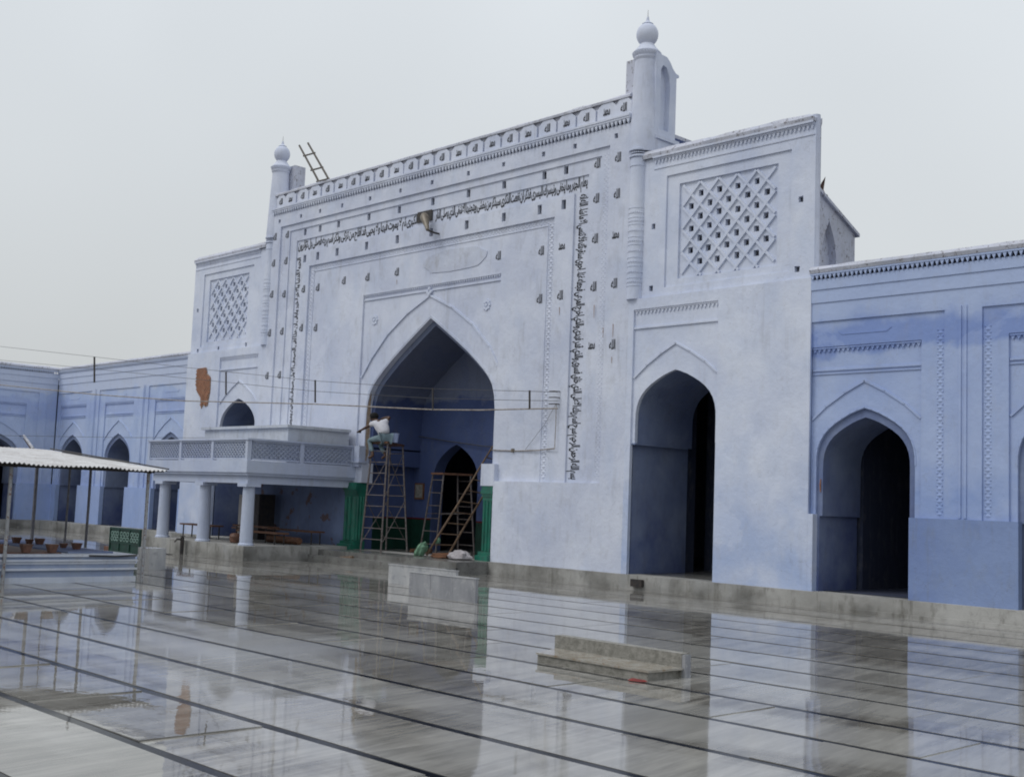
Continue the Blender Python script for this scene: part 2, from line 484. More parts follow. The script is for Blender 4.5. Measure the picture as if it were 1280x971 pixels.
def thing(name, label, cat, loc=(0, 0, 0), rz=0, group=None, local=False):
    o = bpy.data.objects.new(name, None)
    o.empty_display_size = 0.2
    COL.objects.link(o)
    o.location = loc
    o.rotation_euler = (0, 0, rz)
    o['label'] = label; o['category'] = cat
    if group: o['group'] = group
    ORG[o.name] = Vector((0, 0, 0)) if local else Vector(loc)
    return o
def tag(o, label, cat, group=None):
    o['label'] = label; o['category'] = cat
    if group: o['group'] = group
    return o
def single(mb, name, m, label, cat, group=None, base=None, smooth=True):
    """a thing that is one mesh, with its origin at its base"""
    if base is None:
        xs = [p.x for p in mb.v]; ys = [p.y for p in mb.v]; zs = [p.z for p in mb.v]
        base = Vector(((min(xs)+max(xs))/2, (min(ys)+max(ys))/2, min(zs)))
    me = mb.mesh(name, m, smooth, Vector(base))
    o = place(me, name, None, base)
    return tag(o, label, cat, group)
def copy_tree(o, parent=None):
    c = o.copy(); COL.objects.link(c); c.parent = parent
    for ch in [k for k in o.children]:
        copy_tree(ch, c)
    return c

PROF_BIG = [(1, 0), (1, .12), (.985, .24), (.95, .34), (.895, .41), (.825, .475), (.72, .555), (.57, .66), (.40, .765), (.2, .885), (0, 1)]
PROF_DOOR = [(1, 0), (.995, .15), (.97, .29), (.92, .42), (.84, .54), (.74, .64), (.61, .735), (.46, .82), (.3, .90), (.15, .955), (0, 1)]
def arch_pts(cx, hw, zs, za, prof=PROF_DOOR):
    left = [(cx-hw*a, zs+(za-zs)*b) for a, b in prof]
    right = [(cx+hw*a, zs+(za-zs)*b) for a, b in prof[:-1]][::-1]
    return left+right            # from left spring up over the apex to right spring
def opening(cx, hw, zs, za, z0, low=None, prof=PROF_DOOR):
    """points of an opening met while walking the bottom edge from left to right"""
    a = arch_pts(cx, hw, zs, za, prof)
    if low:
        hl, zl = low
        return [(cx-hl, z0), (cx-hl, zl), (cx-hw, zl)]+a+[(cx+hw, zl), (cx+hl, zl), (cx+hl, z0)]
    return [(cx-hw, z0)]+a+[(cx+hw, z0)]
def rect(x0, x1, z0, z1):
    return [(x0, z0), (x1, z0), (x1, z1), (x0, z1)]
def uframe(X0, X1, Z0, Z1, x0, x1, z1):
    """inverted U between an outer rectangle and an inner one that share the bottom edge"""
    return [(X0, Z0), (x0, Z0), (x0, z1), (x1, z1), (x1, Z0), (X1, Z0), (X1, Z1), (X0, Z1)]
def wavy(x0, x1, z, amp, step=0.22, seed=0):
    n = max(2, int(abs(x1-x0)/step))
    return [(x0+(x1-x0)*i/n, z+amp*noise.noise(Vector((x0+(x1-x0)*i/n*1.3, seed, z)))) for i in range(n+1)]

# ------------------------------------------------------------------ lettering (Arabic joined forms)
FORMS = {}
for cp in range(0xFE70, 0xFEFD):
    d = unicodedata.decomposition(chr(cp)).split()
    if len(d) >= 2 and d[0] in ('<isolated>', '<final>', '<initial>', '<medial>'):
        FORMS.setdefault(tuple(int(q, 16) for q in d[1:]), {})[d[0][1:-1]] = chr(cp)
def shape(txt):
    res = []
    i = 0
    prev_joins = False
    cs = [ord(c) for c in txt]
    while i < len(cs):
        key = (cs[i],)
        if cs[i] == 0x644 and i+1 < len(cs) and (0x644, cs[i+1]) in FORMS:
            key = (0x644, cs[i+1])
        f = FORMS.get(key)
        nx = i+len(key)
        if not f:
            res.append(chr(cs[i])); prev_joins = False; i = nx; continue
        nf = FORMS.get((cs[nx],)) if nx < len(cs) else None
        nxt = bool(nf) and ('final' in nf)
        can = 'initial' in f
        if prev_joins and can and nxt: g = f.get('medial')
        elif prev_joins and 'final' in f: g = f['final']
        elif can and nxt: g = f['initial']
        else: g = f.get('isolated')
        prev_joins = can and nxt
        res.append(g or chr(cs[i]))
        i = nx
    return ''.join(reversed(res))
_ink = {}
def text_mesh(txt, name, bold=0.032):
    """flat mesh of the shaped text, scaled into the unit box (x 0..1, z 0..1)"""
    cu = bpy.data.curves.new('lettering', 'FONT')
    cu.body = shape(txt)
    cu.resolution_u = 2
    cu.offset = bold
    cu.space_word = 0.45
    to = bpy.data.objects.new('lettering', cu)
    COL.objects.link(to)
    bpy.context.view_layer.update()
    src = to.to_mesh()
    vs_ = [v.co.copy() for v in src.vertices]
    fs = [tuple(p.vertices) for p in src.polygons]
    to.to_mesh_clear()
    bpy.data.objects.remove(to); bpy.data.curves.remove(cu)
    x0 = min(v.x for v in vs_); x1 = max(v.x for v in vs_); y0 = min(v.y for v in vs_); y1 = max(v.y for v in vs_)
    return [((v.x-x0)/(x1-x0), (v.y-y0)/(y1-y0)) for v in vs_], fs
def inscription(name, txt, parent, fn, m):
    uv, fs = text_mesh(txt, name)
    mb = MB()
    mb.add([fn(a, b) for a, b in uv], fs)
    off = ORG.get(parent.name, Vector((0, 0, 0)))
    me = bpy.data.meshes.new(name)
    me.from_pydata([tuple(p-off) for p in mb.v], [], mb.f)
    me.materials.append(m)
    return place(me, name, parent, raw=True)

YF = 18.2          # front plane of the prayer hall facade
ZB = 0.28          # top of the plinth

# ================================================================== SETTING: ground and courtyard floor
g = MB(); g.box(-400, 400, -400, 400, -0.6, -0.09)
go = g.build('ground', M['ground']); go['kind'] = 'structure'
bed = MB(); bed.box(-46, 12, -8, 18.6, -0.09, -0.05)
floor = bed.build('courtyard_floor', M['inlay']); floor['kind'] = 'structure'

def cam_px(p):
    v = Vector(p)-Vector((0, 0, 1.6))
    d = v.dot(fw)
    if d < 0.3: return None
    return 640+1500*v.dot(r2)/d, 485.5-1500*v.dot(u2)/d, d
SW = 1.75
slabs = []
ROW = {}
for k in range(-10, 17):
    y0 = 1.70+k*1.0+0.045; y1 = y0+0.91
    ROW[round(y0, 3)] = (random.gauss(0, .0016), random.gauss(0, .0012))
    xo = random.uniform(0, SW)
    x = 10-xo
    while x > -46:
        x0 = max(x-SW, -46)
        px = [cam_px((a, b, 0)) for a in (x0, (x0+x)/2, x) for b in (y0, y1)]
        px = [q for q in px if q]
        if px:
            inside = any(-40 < q[0] < 1320 and -40 < q[1] < 1010 for q in px)
            dmin = min(q[2] for q in px)
        else:
            inside, dmin = False, 99
        slabs.append((0 if inside else 1, dmin, x0+0.0006, x-0.0006, y0, y1))
        x -= SW
slabs.sort()
rest = MB()
for i, (a, d, x0, x1, y0, y1) in enumerate(slabs):
    rw_ = ROW[round(y0, 3)]; tx = rw_[0]+random.gauss(0, 0.0004); ty = rw_[1]+random.gauss(0, 0.0004)
    cx_, cy_ = (x0+x1)/2, (y0+y1)/2
    def zt(x, y): return (x-cx_)*tx+(y-cy_)*ty
    mb = rest if i >= 295 else MB()
    cs = [(x0, y0), (x1, y0), (x1, y1), (x0, y1)]
    mb.hexa([(p[0], p[1], -0.06) for p in cs], [(p[0], p[1], zt(*p)) for p in cs])
    if i < 295:
        o = mb.build('marble_slab', M['marble'], floor, smooth=False)
rest.build('marble_slab', M['marble'], floor, kind='stuff', smooth=False)
# black inlay strips between the rows of slabs
for k in range(-10, 17):
    y = 1.70+k*1.0
    sb = MB(); sb.box(-46, 10, y-0.045, y+0.045, -0.055, -0.0035)
    sb.build('inlay_strip', M['inlay'], floor, smooth=False)

# plinth along the hall
pl = MB()
pl.box(-44.3, 2.0, 18.08, 18.6, -0.05, ZB)
pl.box(-10.6, 2.0, 18.05, 18.08, -0.05, 0.06)
plo = pl.build('plinth', M['plinth']); plo['kind'] = 'structure'
dr = MB(); dr.box(-15.30, -15.02, 18.0, 18.075, 0.07, 0.21)
dr.build('drain_opening', M['dark_metal'], plo)

# ================================================================== GATEWAY (central pishtaq)
gate = thing('mosque_gateway', 'tall pale lavender gateway with black Arabic bands round one great pointed arch', 'gateway', (-22.15, YF, 0))
GX0, GX1 = -29.32, -15.72
AC = -22.13
wl = MB()
Z0 = 2.05
def G(outer, holes, y0, y1): wl.plate(outer, holes, y0, y1)
row1 = [-28.81, -27.74, -26.83, -25.82, -24.6, -23.35, -22.12, -20.8, -19.6, -18.32, -17.37, -16.2]
row2 = [-27.6, -26.89, -26.04, -24.71, -23.45, -22.15, -20.85, -19.63, -18.34, -17.68]
row3 = [-27.54, -26.92, -26.03, -24.74, -23.47, -22.15, -20.86, -19.59, -18.44, -17.71]
def rr(x, z, w_, h_, k=0):
    j = lambda s_: noise.noise(Vector((x*3, z*5, s_)))*0.015
    return [(x-w_/2+j(1), z-h_/2+j(2)), (x+w_/2+j(3), z-h_/2+j(4)), (x+w_/2+j(5), z+h_/2+j(6)), (x-w_/2+j(7), z+h_/2+j(8))]
# outermost border
G(uframe(GX0, GX1, Z0, 9.44, -28.72, -16.36, 9.07), [rr(x, 9.24, .10, .11) for x in row1], 18.20, 18.30)
G(uframe(-28.75, -16.33, Z0, 9.09, -28.30, -16.62, 8.90), [], 18.245, 18.31)
u_ = uframe(-28.33, -16.59, Z0, 8.93, -27.98, -17.0, 8.58)
G(u_, [rr(x, 8.785, .125, .18) for x in row2[:]], 18.275, 18.36)
G(uframe(-28.01, -16.97, Z0, 8.61, -27.68, -17.42, 8.20), [], 18.305, 18.38)          # recessed inscription band
G(uframe(-27.70, -17.40, Z0, 8.22, -27.30, -17.97, 7.80), [rr(x, 8.03, .13, .21) for x in row3], 18.265, 18.36)
# inner wall field with the arch panel cut out of it
G(uframe(-27.33, -17.94, Z0, 7.83, -24.82, -19.66, 6.76), [], 18.315, 18.40)
arch_outer = opening(AC, 2.39, 3.35, 5.94, Z0, prof=PROF_BIG)
G(arch_outer+[(-19.63, Z0), (-19.63, 6.79), (-24.85, 6.79), (-24.85, Z0)], [], 18.36, 18.53)
# lower wall either side of the opening
for (a, b) in ((-19.52, GX1),):
    wl.box(a, b, 18.20, 18.53, ZB, Z0)
wl.box(-19.93, -19.5, 18.195, 18.54, 1.94, 2.43)
wl.box(-24.80, -24.36, 18.195, 18.54, 1.94, 2.43)
wl.box(GX0, -24.75, 18.201, 18.47, 1.9, 2.05)
wl.build('wall', M['white_old'], gate)
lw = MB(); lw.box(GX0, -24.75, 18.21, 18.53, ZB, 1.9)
lw.build('lower_wall', M['stained'], gate)['label'] = 'stained wall under the balcony, its shade put into the dark blue'
# the thickness of the gateway, with the arch through it
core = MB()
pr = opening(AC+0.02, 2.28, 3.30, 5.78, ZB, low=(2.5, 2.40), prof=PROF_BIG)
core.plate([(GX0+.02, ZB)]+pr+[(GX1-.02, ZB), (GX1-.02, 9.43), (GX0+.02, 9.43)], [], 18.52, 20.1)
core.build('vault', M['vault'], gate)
bk = MB()
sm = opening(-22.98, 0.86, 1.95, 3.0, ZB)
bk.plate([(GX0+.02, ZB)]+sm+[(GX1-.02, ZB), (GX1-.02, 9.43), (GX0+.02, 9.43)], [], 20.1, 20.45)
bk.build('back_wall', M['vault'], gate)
# stripped ochre patch on the left edge of the arch
oc = MB()
xe = lambda z: AC-2.39*(1 if z < 3.66 else 1-.02*(z-3.66)/.31 if z < 3.97 else .98-.05*(z-3.97)/.3)+.004
zs_ = [2.46, 2.7, 2.95, 3.2, 3.45, 3.7, 3.95, 4.2]
wd_ = [.03, .12, .09, .13, .10, .12, .07, .02]
for i in range(7):
    z0_, z1_ = zs_[i], zs_[i+1]
    oc.add([(xe(z0_), 18.38, z0_), (xe(z0_), 18.38+wd_[i], z0_), (xe(z1_), 18.38+wd_[i+1], z1_), (xe(z1_), 18.38, z1_)], [(0, 1, 2, 3)])
oc.build('stripped_patch', M['ochre'], gate)
# green dado, red line
for bx in ((-24.615, -24.605, 18.8, 20.09), (-24.6, -23.86, 20.08, 20.097), (-22.10, -19.6, 20.08, 20.097)):
    dd = MB(); dd.box(*bx, ZB, 1.06); dd.build('green_dado', M['green_dark'], gate)
    dd = MB(); dd.box(bx[0]+.001, bx[1]+.006, bx[2]-.004, bx[3], 1.061, 1.10); dd.build('red_line', M['red'], gate)
im = MB()
im.box(-24.625, -24.58, 18.46, 20.09, 2.40, 2.44); im.box(-24.43, -24.39, 18.46, 20.09, 2.80, 2.84)
im.build('impost_moulding', M['vault'], gate)
# arch mouldings
am = MB()
oa = arch_pts(AC-0.03, 2.62, 4.55, 6.50, PROF_DOOR)
oa = [(AC-0.05-2.60, 4.62), (AC-0.05-2.2, 5.10), (AC-0.05-1.6, 5.66), (AC-0.05-.85, 6.13), (AC-.05, 6.50), (AC-0.05+.85, 6.13), (AC-0.05+1.6, 5.66), (AC-0.05+2.2, 5.10), (AC-0.05+2.5, 4.66)]
am.strip(oa, 0.045, 18.325, 18.37)
am.strip([(p[0], p[1]) for p in arch_pts(AC, 2.44, 3.35, 6.0, PROF_BIG)], 0.03, 18.352, 18.40)
am.box(-24.8, -19.68, 18.33, 18.38, 6.60, 6.63)
am.build('arch_moulding', M['white'], gate)
ros = MB()
for x, z in ((-24.35, 6.08), (-20.14, 6.08)):
    for k in range(8):
        th = k*math.pi/4
        ros.lathe([(0.0, 0), (0.045, 0), (0.03, 0.02)], (0, 0, 0), 6) if False else None
        cx_, cz_ = x+0.095*math.cos(th), z+0.095*math.sin(th)
        P = [(cx_+0.042*math.cos(q*math.pi/3), cz_+0.042*math.sin(q*math.pi/3)) for q in range(6)]
        ros.plate(P, [], 18.335, 18.38)
    P = [(x+0.04*math.cos(q*math.pi/4), z+0.04*math.sin(q*math.pi/4)) for q in range(8)]
    ros.plate(P, [], 18.325, 18.38)
    ros_o = ros.build('rosette', M['white'], gate); ros = MB()
apx = MB(); 
for (dx, dz) in ((0, .10), (-.06, .02), (.06, .02), (0, -.03)):
    apx.plate([(AC-.05+dx+.045*math.cos(q*math.pi/3), 6.56+dz+.045*math.sin(q*math.pi/3)) for q in range(6)], [], 18.30, 18.37)
apx.build('apex_knot', M['white'], gate)

def dentils(mb, x0, x1, z0, z1, y, dep=0.034, pitch=0.095):
    """a row of small hanging points under a fillet"""
    h = z1-z0
    mb.box(x0, x1, y-dep, y+0.02, z1-h*0.28, z1)
    n = int((x1-x0)/pitch)
    p = (x1-x0)/n
    for i in range(n):
        a = x0+i*p
        P = [(a+p*.08, z1-h*.27), (a+p*.92, z1-h*.27), (a+p*.5, z0)]
        mb.add([(q[0], y-dep*.75, q[1]) for q in P]+[(q[0], y+.01, q[1]) for q in P], [(0, 1, 2), (5, 4, 3), (0, 3, 4, 1), (1, 4, 5, 2), (2, 5, 3, 0)])
def lozenges(mb, x0, x1, z0, z1, y, dep=0.012, step=0.10, vertical=True):
    """carved border: one column (or row) of crossed lozenges"""
    if vertical:
        wd = x1-x0; n = max(1, int((z1-z0)/step)); s_ = (z1-z0)/n
        for i in range(n):
            zc = z0+(i+.5)*s_
            for (cx_, cz_, a, b) in ((x0+wd/2, zc, wd*.42, s_*.42), (x0+wd*.17, zc+s_/2, wd*.16, s_*.30), (x0+wd*.83, zc+s_/2, wd*.16, s_*.30)):
                mb.add([(cx_-a, y, cz_), (cx_, y, cz_-b), (cx_+a, y, cz_), (cx_, y, cz_+b), (cx_, y-dep, cz_)], [(0, 1, 4), (1, 2, 4), (2, 3, 4), (3, 0, 4), (3, 2, 1, 0)])
    else:
        wd = z1-z0; n = max(1, int((x1-x0)/step)); s_ = (x1-x0)/n
        for i in range(n):
            xc = x0+(i+.5)*s_
            for (cx_, cz_, a, b) in ((xc, z0+wd/2, s_*.42, wd*.42), (xc+s_/2, z0+wd*.17, s_*.3, wd*.16), (xc+s_/2, z0+wd*.83, s_*.3, wd*.16)):
                mb.add([(cx_-a, y, cz_), (cx_, y, cz_-b), (cx_+a, y, cz_), (cx_, y, cz_+b), (cx_, y-dep, cz_)], [(0, 1, 4), (1, 2, 4), (2, 3, 4), (3, 0, 4), (3, 2, 1, 0)])
pt = MB()
lozenges(pt, -16.55, -16.41, 2.1, 8.9, 18.246)
lozenges(pt, -28.68, -28.54, 2.1, 8.9, 18.246)
lozenges(pt, -18.16, -18.0, 2.1, 7.66, 18.316, 0.02, 0.11)
lozenges(pt, -27.28, -27.12, 2.1, 7.66, 18.316, 0.02, 0.11)
lozenges(pt, -27.1, -18.2, 7.67, 7.80, 18.316, 0.02, 0.11, False)
pt.build('carved_border', M['white_old'], gate, kind='stuff')
fb = MB(); fb.strip([(-18.19, 2.07), (-18.19, 7.64), (-27.09, 7.64), (-27.09, 2.07)], 0.02, 18.30, 18.33)
fb.build('fillet', M['white_old'], gate)
co = MB()
co.box(-29.15, -15.80, 18.13, 18.5, 9.585, 9.63)
dentils(co, -29.13, -15.80, 9.43, 9.585, 18.19, 0.045, 0.11)
co.build('dentil_cornice', M['white_old'], gate, kind='stuff')
cd = MB(); dentils(cd, -24.80, -19.68, 6.68, 6.77, 18.355, 0.045, 0.08)
cd.build('arch_panel_dentils', M['white_old'], gate, kind='stuff')
# parapet with merlon panels
pp = MB(); pp.box(-29.1, -15.85, 18.25, 18.66, 9.60, 10.02)
pp.build('parapet', M['coping'], gate)
cop = MB()
n = 60
for i in range(n):
    a = -29.1+13.25*i/n; b = -29.1+13.25*(i+1)/n
    def prof(x):
        j = 0.02*noise.noise(Vector((x*1.7, 3, 0)))
        return [(18.19, 10.0), (18.185+j, 10.05), (18.25, 10.095+j), (18.42, 10.11+j), (18.66, 10.09), (18.70, 10.03), (18.70, 10.0)]
    pa, pb = prof(a), prof(b)
    m_ = len(pa)
    cop.add([(a, q[0], q[1]) for q in pa]+[(b, q[0], q[1]) for q in pb], [(k, k+1, k+1+m_, k+m_) for k in range(m_-1)])
for x_ in (-29.1, -15.85):
    pe = [(18.19, 10.0), (18.185, 10.05), (18.25, 10.095), (18.42, 10.11), (18.66, 10.09), (18.70, 10.03), (18.70, 10.0)]
    cop.add([(x_, q[0], q[1]) for q in pe], [tuple(range(7))])
cop.build('coping', M['coping'], gate)
mer = MB()
mer.plate([(-.265, 0), (.265, 0), (.265, .27), (.14, .375), (-.14, .375), (-.265, .27)], [], -0.045, 0.03)
mer_me = mer.mesh('merlon', M['white_old'])
uvt, ft = text_mesh('الله', 'm', 0.035)
uvm, fm = text_mesh('محمد', 'm')
def mark_mesh(uv, fs, wd, ht, rot=0):
    me = bpy.data.meshes.new('painted_word')
    me.from_pydata([((a-.5)*wd, 0, (b-.5)*ht) for a, b in uv], [], fs)
    me.materials.append(M['ink'])
    return me
big_allah = mark_mesh(uvt, ft, .17, .19); big_m = mark_mesh(uvm, fm, .19, .17)
MX = [-28.80, -28.32, -27.72, -27.13, -26.53, -25.94, -25.37, -24.77, -24.16, -23.55, -22.98, -22.38, -21.79, -21.18, -20.60, -20.01, -19.42, -18.83, -18.23, -17.65, -17.07, -16.49, -16.02]
for i, x in enumerate(MX):
    o = place(mer_me, 'merlon', gate, (x, 18.25, 9.625))
    if i in (0, 22): o.scale = (0.8, 1, 1)
    q = place((big_allah, big_m)[i % 2], 'painted_word', gate, (x, 18.20, 9.81))
# painted words on the wall
sm_allah = mark_mesh(uvt, ft, .17, .21); sm_m = mark_mesh(uvm, fm, .19, .17)
WORDS = [(-16.13, z, 18.196) for z in (8.77, 8.0, 7.14, 6.13, 4.87)]+[(-29.0, z, 18.196) for z in (8.82, 8.06, 7.17, 6.07, 4.86)]
WORDS += [(-16.77, z, 18.271) for z in (8.77, 8.02, 7.16, 6.14, 4.9)]+[(-28.44, z, 18.241) for z in (8.82, 8.07, 7.13, 6.08, 4.86)]
WORDS += [(-17.72, z, 18.261) for z in (7.12, 6.05)]+[(-27.52, z, 18.261) for z in (7.18, 6.11)]
WORDS += [(-18.39, z, 18.311) for z in (7.11, 6.04)]+[(-26.91, z, 18.311) for z in (7.17, 6.07)]+[(x, z, 18.311) for x, z in ((-25.72, 7.23), (-24.69, 7.21), (-23.48, 7.21), (-19.77, 7.17))]
for i, (x, z, y) in enumerate(WORDS):
    place(sm_m if (x, z) in ((-16.77, 4.9), (-17.72, 7.12), (-16.13, 7.14)) else sm_allah, 'painted_word', gate, (x, y, z))
# inscriptions (surah 87, reading up the right side, across, down the left side)
T_R = 'بسم الله الرحمن الرحيم سبح اسم ربك الاعلى الذي خلق فسوى والذي قدر فهدى والذي اخرج المرعى فجعله غثاء احوى سنقرئك فلا تنسى الا ما شاء الله انه'
T_T1 = 'يعلم الجهر وما يخفى ونيسرك لليسرى فذكر ان نفعت الذكرى سيذكر من يخشى ويتجنبها الاشقى الذي يصلى النار'
T_T2 = 'الكبرى ثم لا يموت فيها ولا يحيى قد افلح من تزكى وذكر اسم ربه فصلى بل تؤثرون'
T_L = 'الحيوة الدنيا والاخرة خير وابقى ان هذا لفي الصحف الاولى صحف ابرهيم وموسى'
yi = 18.300
inscription('inscription', T_T1, gate, lambda a, b: (-22.05+(22.05-17.06)*a, yi, 8.215+0.355*b), M['ink'])
inscription('inscription', T_T2, gate, lambda a, b: (-27.94+(27.94-22.72)*a, yi, 8.215+0.355*b), M['ink'])
# right column: letters' heads point right, first word at the foot
inscription('inscription', T_R, gate, lambda a, b: (-17.41+0.40*b, yi, 8.18-(8.18-2.12)*a), M['ink'])
# left column: heads point left, first word at the top
inscription('inscription', T_L, gate, lambda a, b: (-27.68-0.29*b, yi, 3.3+(8.1-3.3)*a), M['ink'])
for (x, z, y, h_) in ((-16.43, 5.25, 18.24, .22), (-16.13, 4.62, 18.196, .14), (-16.7, 5.75, 18.24, .3), (-17.72, 5.8, 18.26, .2), (-23.46, 7.02, 18.31, .14), (-16.12, 5.3, 18.196, .3)):
    m_ = MB(); m_.add([(x-.014, y, z), (x+.012, y, z-.02), (x+.004, y, z-h_), (x-.006, y, z-h_*.9)], [(0, 1, 2, 3)]); m_.build('rust_streak', M['rust'], gate)
# flaked patch over the arch
pa = MB()
P = []
for k in range(26):
    th = 2*math.pi*k/26
    rx, rz = 1.15, 0.27
    j = 1+0.18*noise.noise(Vector((math.cos(th)*2, math.sin(th)*2, 4)))
    P.append((-21.3+rx*j*math.cos(th)*(abs(math.cos(th))**-0.3 if abs(math.cos(th)) > .2 else 1), 7.26+rz*j*math.sin(th)))
pa.plate(P, [], 18.30, 18.33)
pa.build('rough_plaster_patch', M['rough'], gate)
# body behind
bd = MB(); bd.box(GX0+.05, GX1-.05, 18.6, 20.45, 9.40, 9.52)
bd.build('roof', M['coping'], gate)

# green pilasters at the foot of the arch
def pilaster(x0, x1, label, y0=18.10):
    t = thing('green_pilaster', label, 'pilaster', ((x0+x1)/2, 18.3, ZB), group='green fluted pilasters at the gateway arch')
    y1 = y0+.32
    b = MB(); b.box(x0-.04, x1-.005, y0-.10, y1, ZB-.05, ZB+.12); b.box(x0-.02, x1, y0-.03, y1, ZB+.12, ZB+.20)
    b.build('base', M['green'], t)
    s_ = MB(); s_.box(x0+.03, x1-.03, y0+.03, y1-.01, ZB+.20, 1.62)
    s_.build('shaft', M['green'], t)
    nf = 3
    wd = (x1-x0-.06)/nf
    for i in range(nf):
        f = MB(); cx_ = x0+.03+wd*(i+.5)
        f.tube([(cx_, y0+.03, ZB+.22), (cx_, y0+.03, 1.60)], wd*.33, 8)
        f.build('flute', M['green'], t)
    ny = 3; wy = (y1-y0-.06)/ny
    for i in range(ny):
        f = MB(); cy_ = y0+.03+wy*(i+.5)
        f.tube([(x1-.03, cy_, ZB+.22), (x1-.03, cy_, 1.60)], wy*.33, 8)
        f.build('flute', M['green'], t)
    c = MB()
    for k, (e, za, zb) in enumerate(((.0, 1.62, 1.70), (.025, 1.70, 1.76), (.05, 1.76, 1.84), (.03, 1.84, 1.935))):
        c.box(x0+.02-e*.4, x1-.025+e*.4, y0+.02-e, y1-.005*k, za, zb)
    c.build('capital', M['green'], t)
pilaster(-24.95, -24.40, 'green fluted pilaster beside the scaffold under the balcony end')
pilaster(-19.90, -19.52, 'green fluted pilaster right of the leaning bamboo ladder', 18.215)

# ------------------------------------------------------------------ finials (minarets) on the gateway
def minaret(x, label, left):
    cy_ = 18.42
    t = thing('minaret', label, 'minaret', (x, cy_, 5.75), group='two bulb-topped corner turrets of the gateway')
    s_ = MB()
    s_.lathe([(.178, 5.75), (.178, 8.66)], (x, cy_-.12, 0), 28)
    s_.build('column', M['white'], t)
    for (z, r, h) in ((8.70, .205, .03), (8.83, .215, .03), (8.50, .19, .02), (7.62, .186, .010), (7.42, .186, .010), (7.28, .186, .010), (7.02, .186, .010), (6.86, .186, .010), (6.60, .186, .010), (6.42, .186, .010), (6.18, .186, .010), (6.02, .186, .010)):
        b = MB(); b.lathe([(r-.03, z-h), (r, z-h*.6), (r, z+h*.6), (r-.03, z+h)], (x, cy_-.12, 0), 28)
        b.build('ring', M['white'], t)
    dt = MB()
    for z in (7.52, 7.35, 7.15, 6.94, 6.73, 6.51, 6.3, 6.1, 8.765):
        for k in range(26):
            th = 2*math.pi*k/26
            q = Vector((x+.178*math.cos(th), cy_-.12+.178*math.sin(th), z))
            a = .013
            dt.box(q.x-a, q.x+a, q.y-a, q.y+a, z-.014, z+.014)
    dt.build('dot_band', M['white_old'], t, kind='stuff')
    sh = MB()
    sh.lathe([(.30, 8.80), (.315, 8.95), (.30, 9.3), (.275, 10.0), (.245, 10.6), (.238, 10.78)], (x+.0, cy_+.02, 0), 32)
    sh.build('shaft', M['white_old'], t)
    cl = MB()
    cl.lathe([(.23, 10.74), (.262, 10.78), (.268, 10.81), (.25, 10.83), (.278, 10.88), (.282, 10.94), (.245, 10.98), (.195, 11.04), (.155, 11.10), (.135, 11.13)], (x, cy_+.02, 0), 32)
    cl.build('collar', M['white_old'], t)
    cr = MB()
    for k in range(30):
        th = 2*math.pi*k/30
        q = Vector((x+.278*math.cos(th), cy_+.02+.278*math.sin(th), 10.90))
        cr.add([(q.x-.025*math.sin(th), q.y+.025*math.cos(th), 10.92), (q.x+.025*math.sin(th), q.y-.025*math.cos(th), 10.92), (q.x, q.y, 10.84), (q.x*1+.03*math.cos(th), q.y+.03*math.sin(th), 10.92)], [(0, 1, 2), (0, 3, 1), (1, 3, 2), (2, 3, 0)])
    cr.build('collar_teeth', M['white_old'], t, kind='stuff')
    bl = MB()
    bl.lathe([(.128, 11.10)]+[(.228*math.sin(R(a)), 11.325-.245*math.cos(R(a))) for a in range(34, 165, 10)]+[(.08, 11.57)], (x, cy_+.02, 0), 32)
    bl.build('bulb', M['white_old'], t)
    cp = MB()
    cp.lathe([(.10, 11.54), (.118, 11.555), (.08, 11.58), (.04, 11.62), (.03, 11.67), (.02, 11.71)], (x, cy_+.02, 0), 20)
    cp.build('bulb_cap', M['white_old'], t)
    sp = MB(); sp.tube([(x, cy_+.02, 11.70), (x+.004, cy_+.02, 11.86)], .006, 6, r1=.003)
    sp.build('spike', M['dark_metal'], t)
    return t
# ---
minaret(-15.64, 'right bulb-topped turret, standing between the gateway and the right lattice wing', False)
minaret(-29.26, 'left bulb-topped turret beside the roof ladder', True)
# stump blocks and fin behind the turrets
b = MB(); b.box(-29.22, -28.86, 18.64, 19.0, 9.3, 10.98)
single(b, 'roof_pier', M['coping'], 'plain stub pier rising behind the left turret', 'pier')
fin = thing('roof_buttress', 'curved-top buttress with a tall niche behind the right turret', 'buttress', (-15.4, 18.8, 8.8))
TY = Matrix(((0, -1, 0, 0), (1, 0, 0, 0), (0, 0, 1, 0), (0, 0, 0, 1)))   # (u, d, z): u runs along +Y, d (depth) runs along -X
f = MB(TY)
fo = [(18.40, 8.7), (19.06, 8.7), (19.06, 10.50), (19.14, 10.53), (19.14, 10.58), (19.03, 10.60), (18.94, 10.67), (18.85, 10.78), (18.74, 10.86), (18.40, 10.88)]
f.plate(fo, [[(18.55, 9.3), (18.84, 9.3), (18.86, 10.25), (18.82, 10.48), (18.73, 10.64), (18.62, 10.66), (18.55, 10.55)]], 15.34, 15.46)
f.plate(fo, [], 15.46, 15.62)
f.box(18.42, 19.16, 15.30, 15.6, 9.08, 9.16)
f.build('wall', M['white'], fin)
f = MB(); f.box(-16.38, -15.8, 18.66, 19.1, 9.3, 11.0)
f.build('stub', M['coping'], fin)

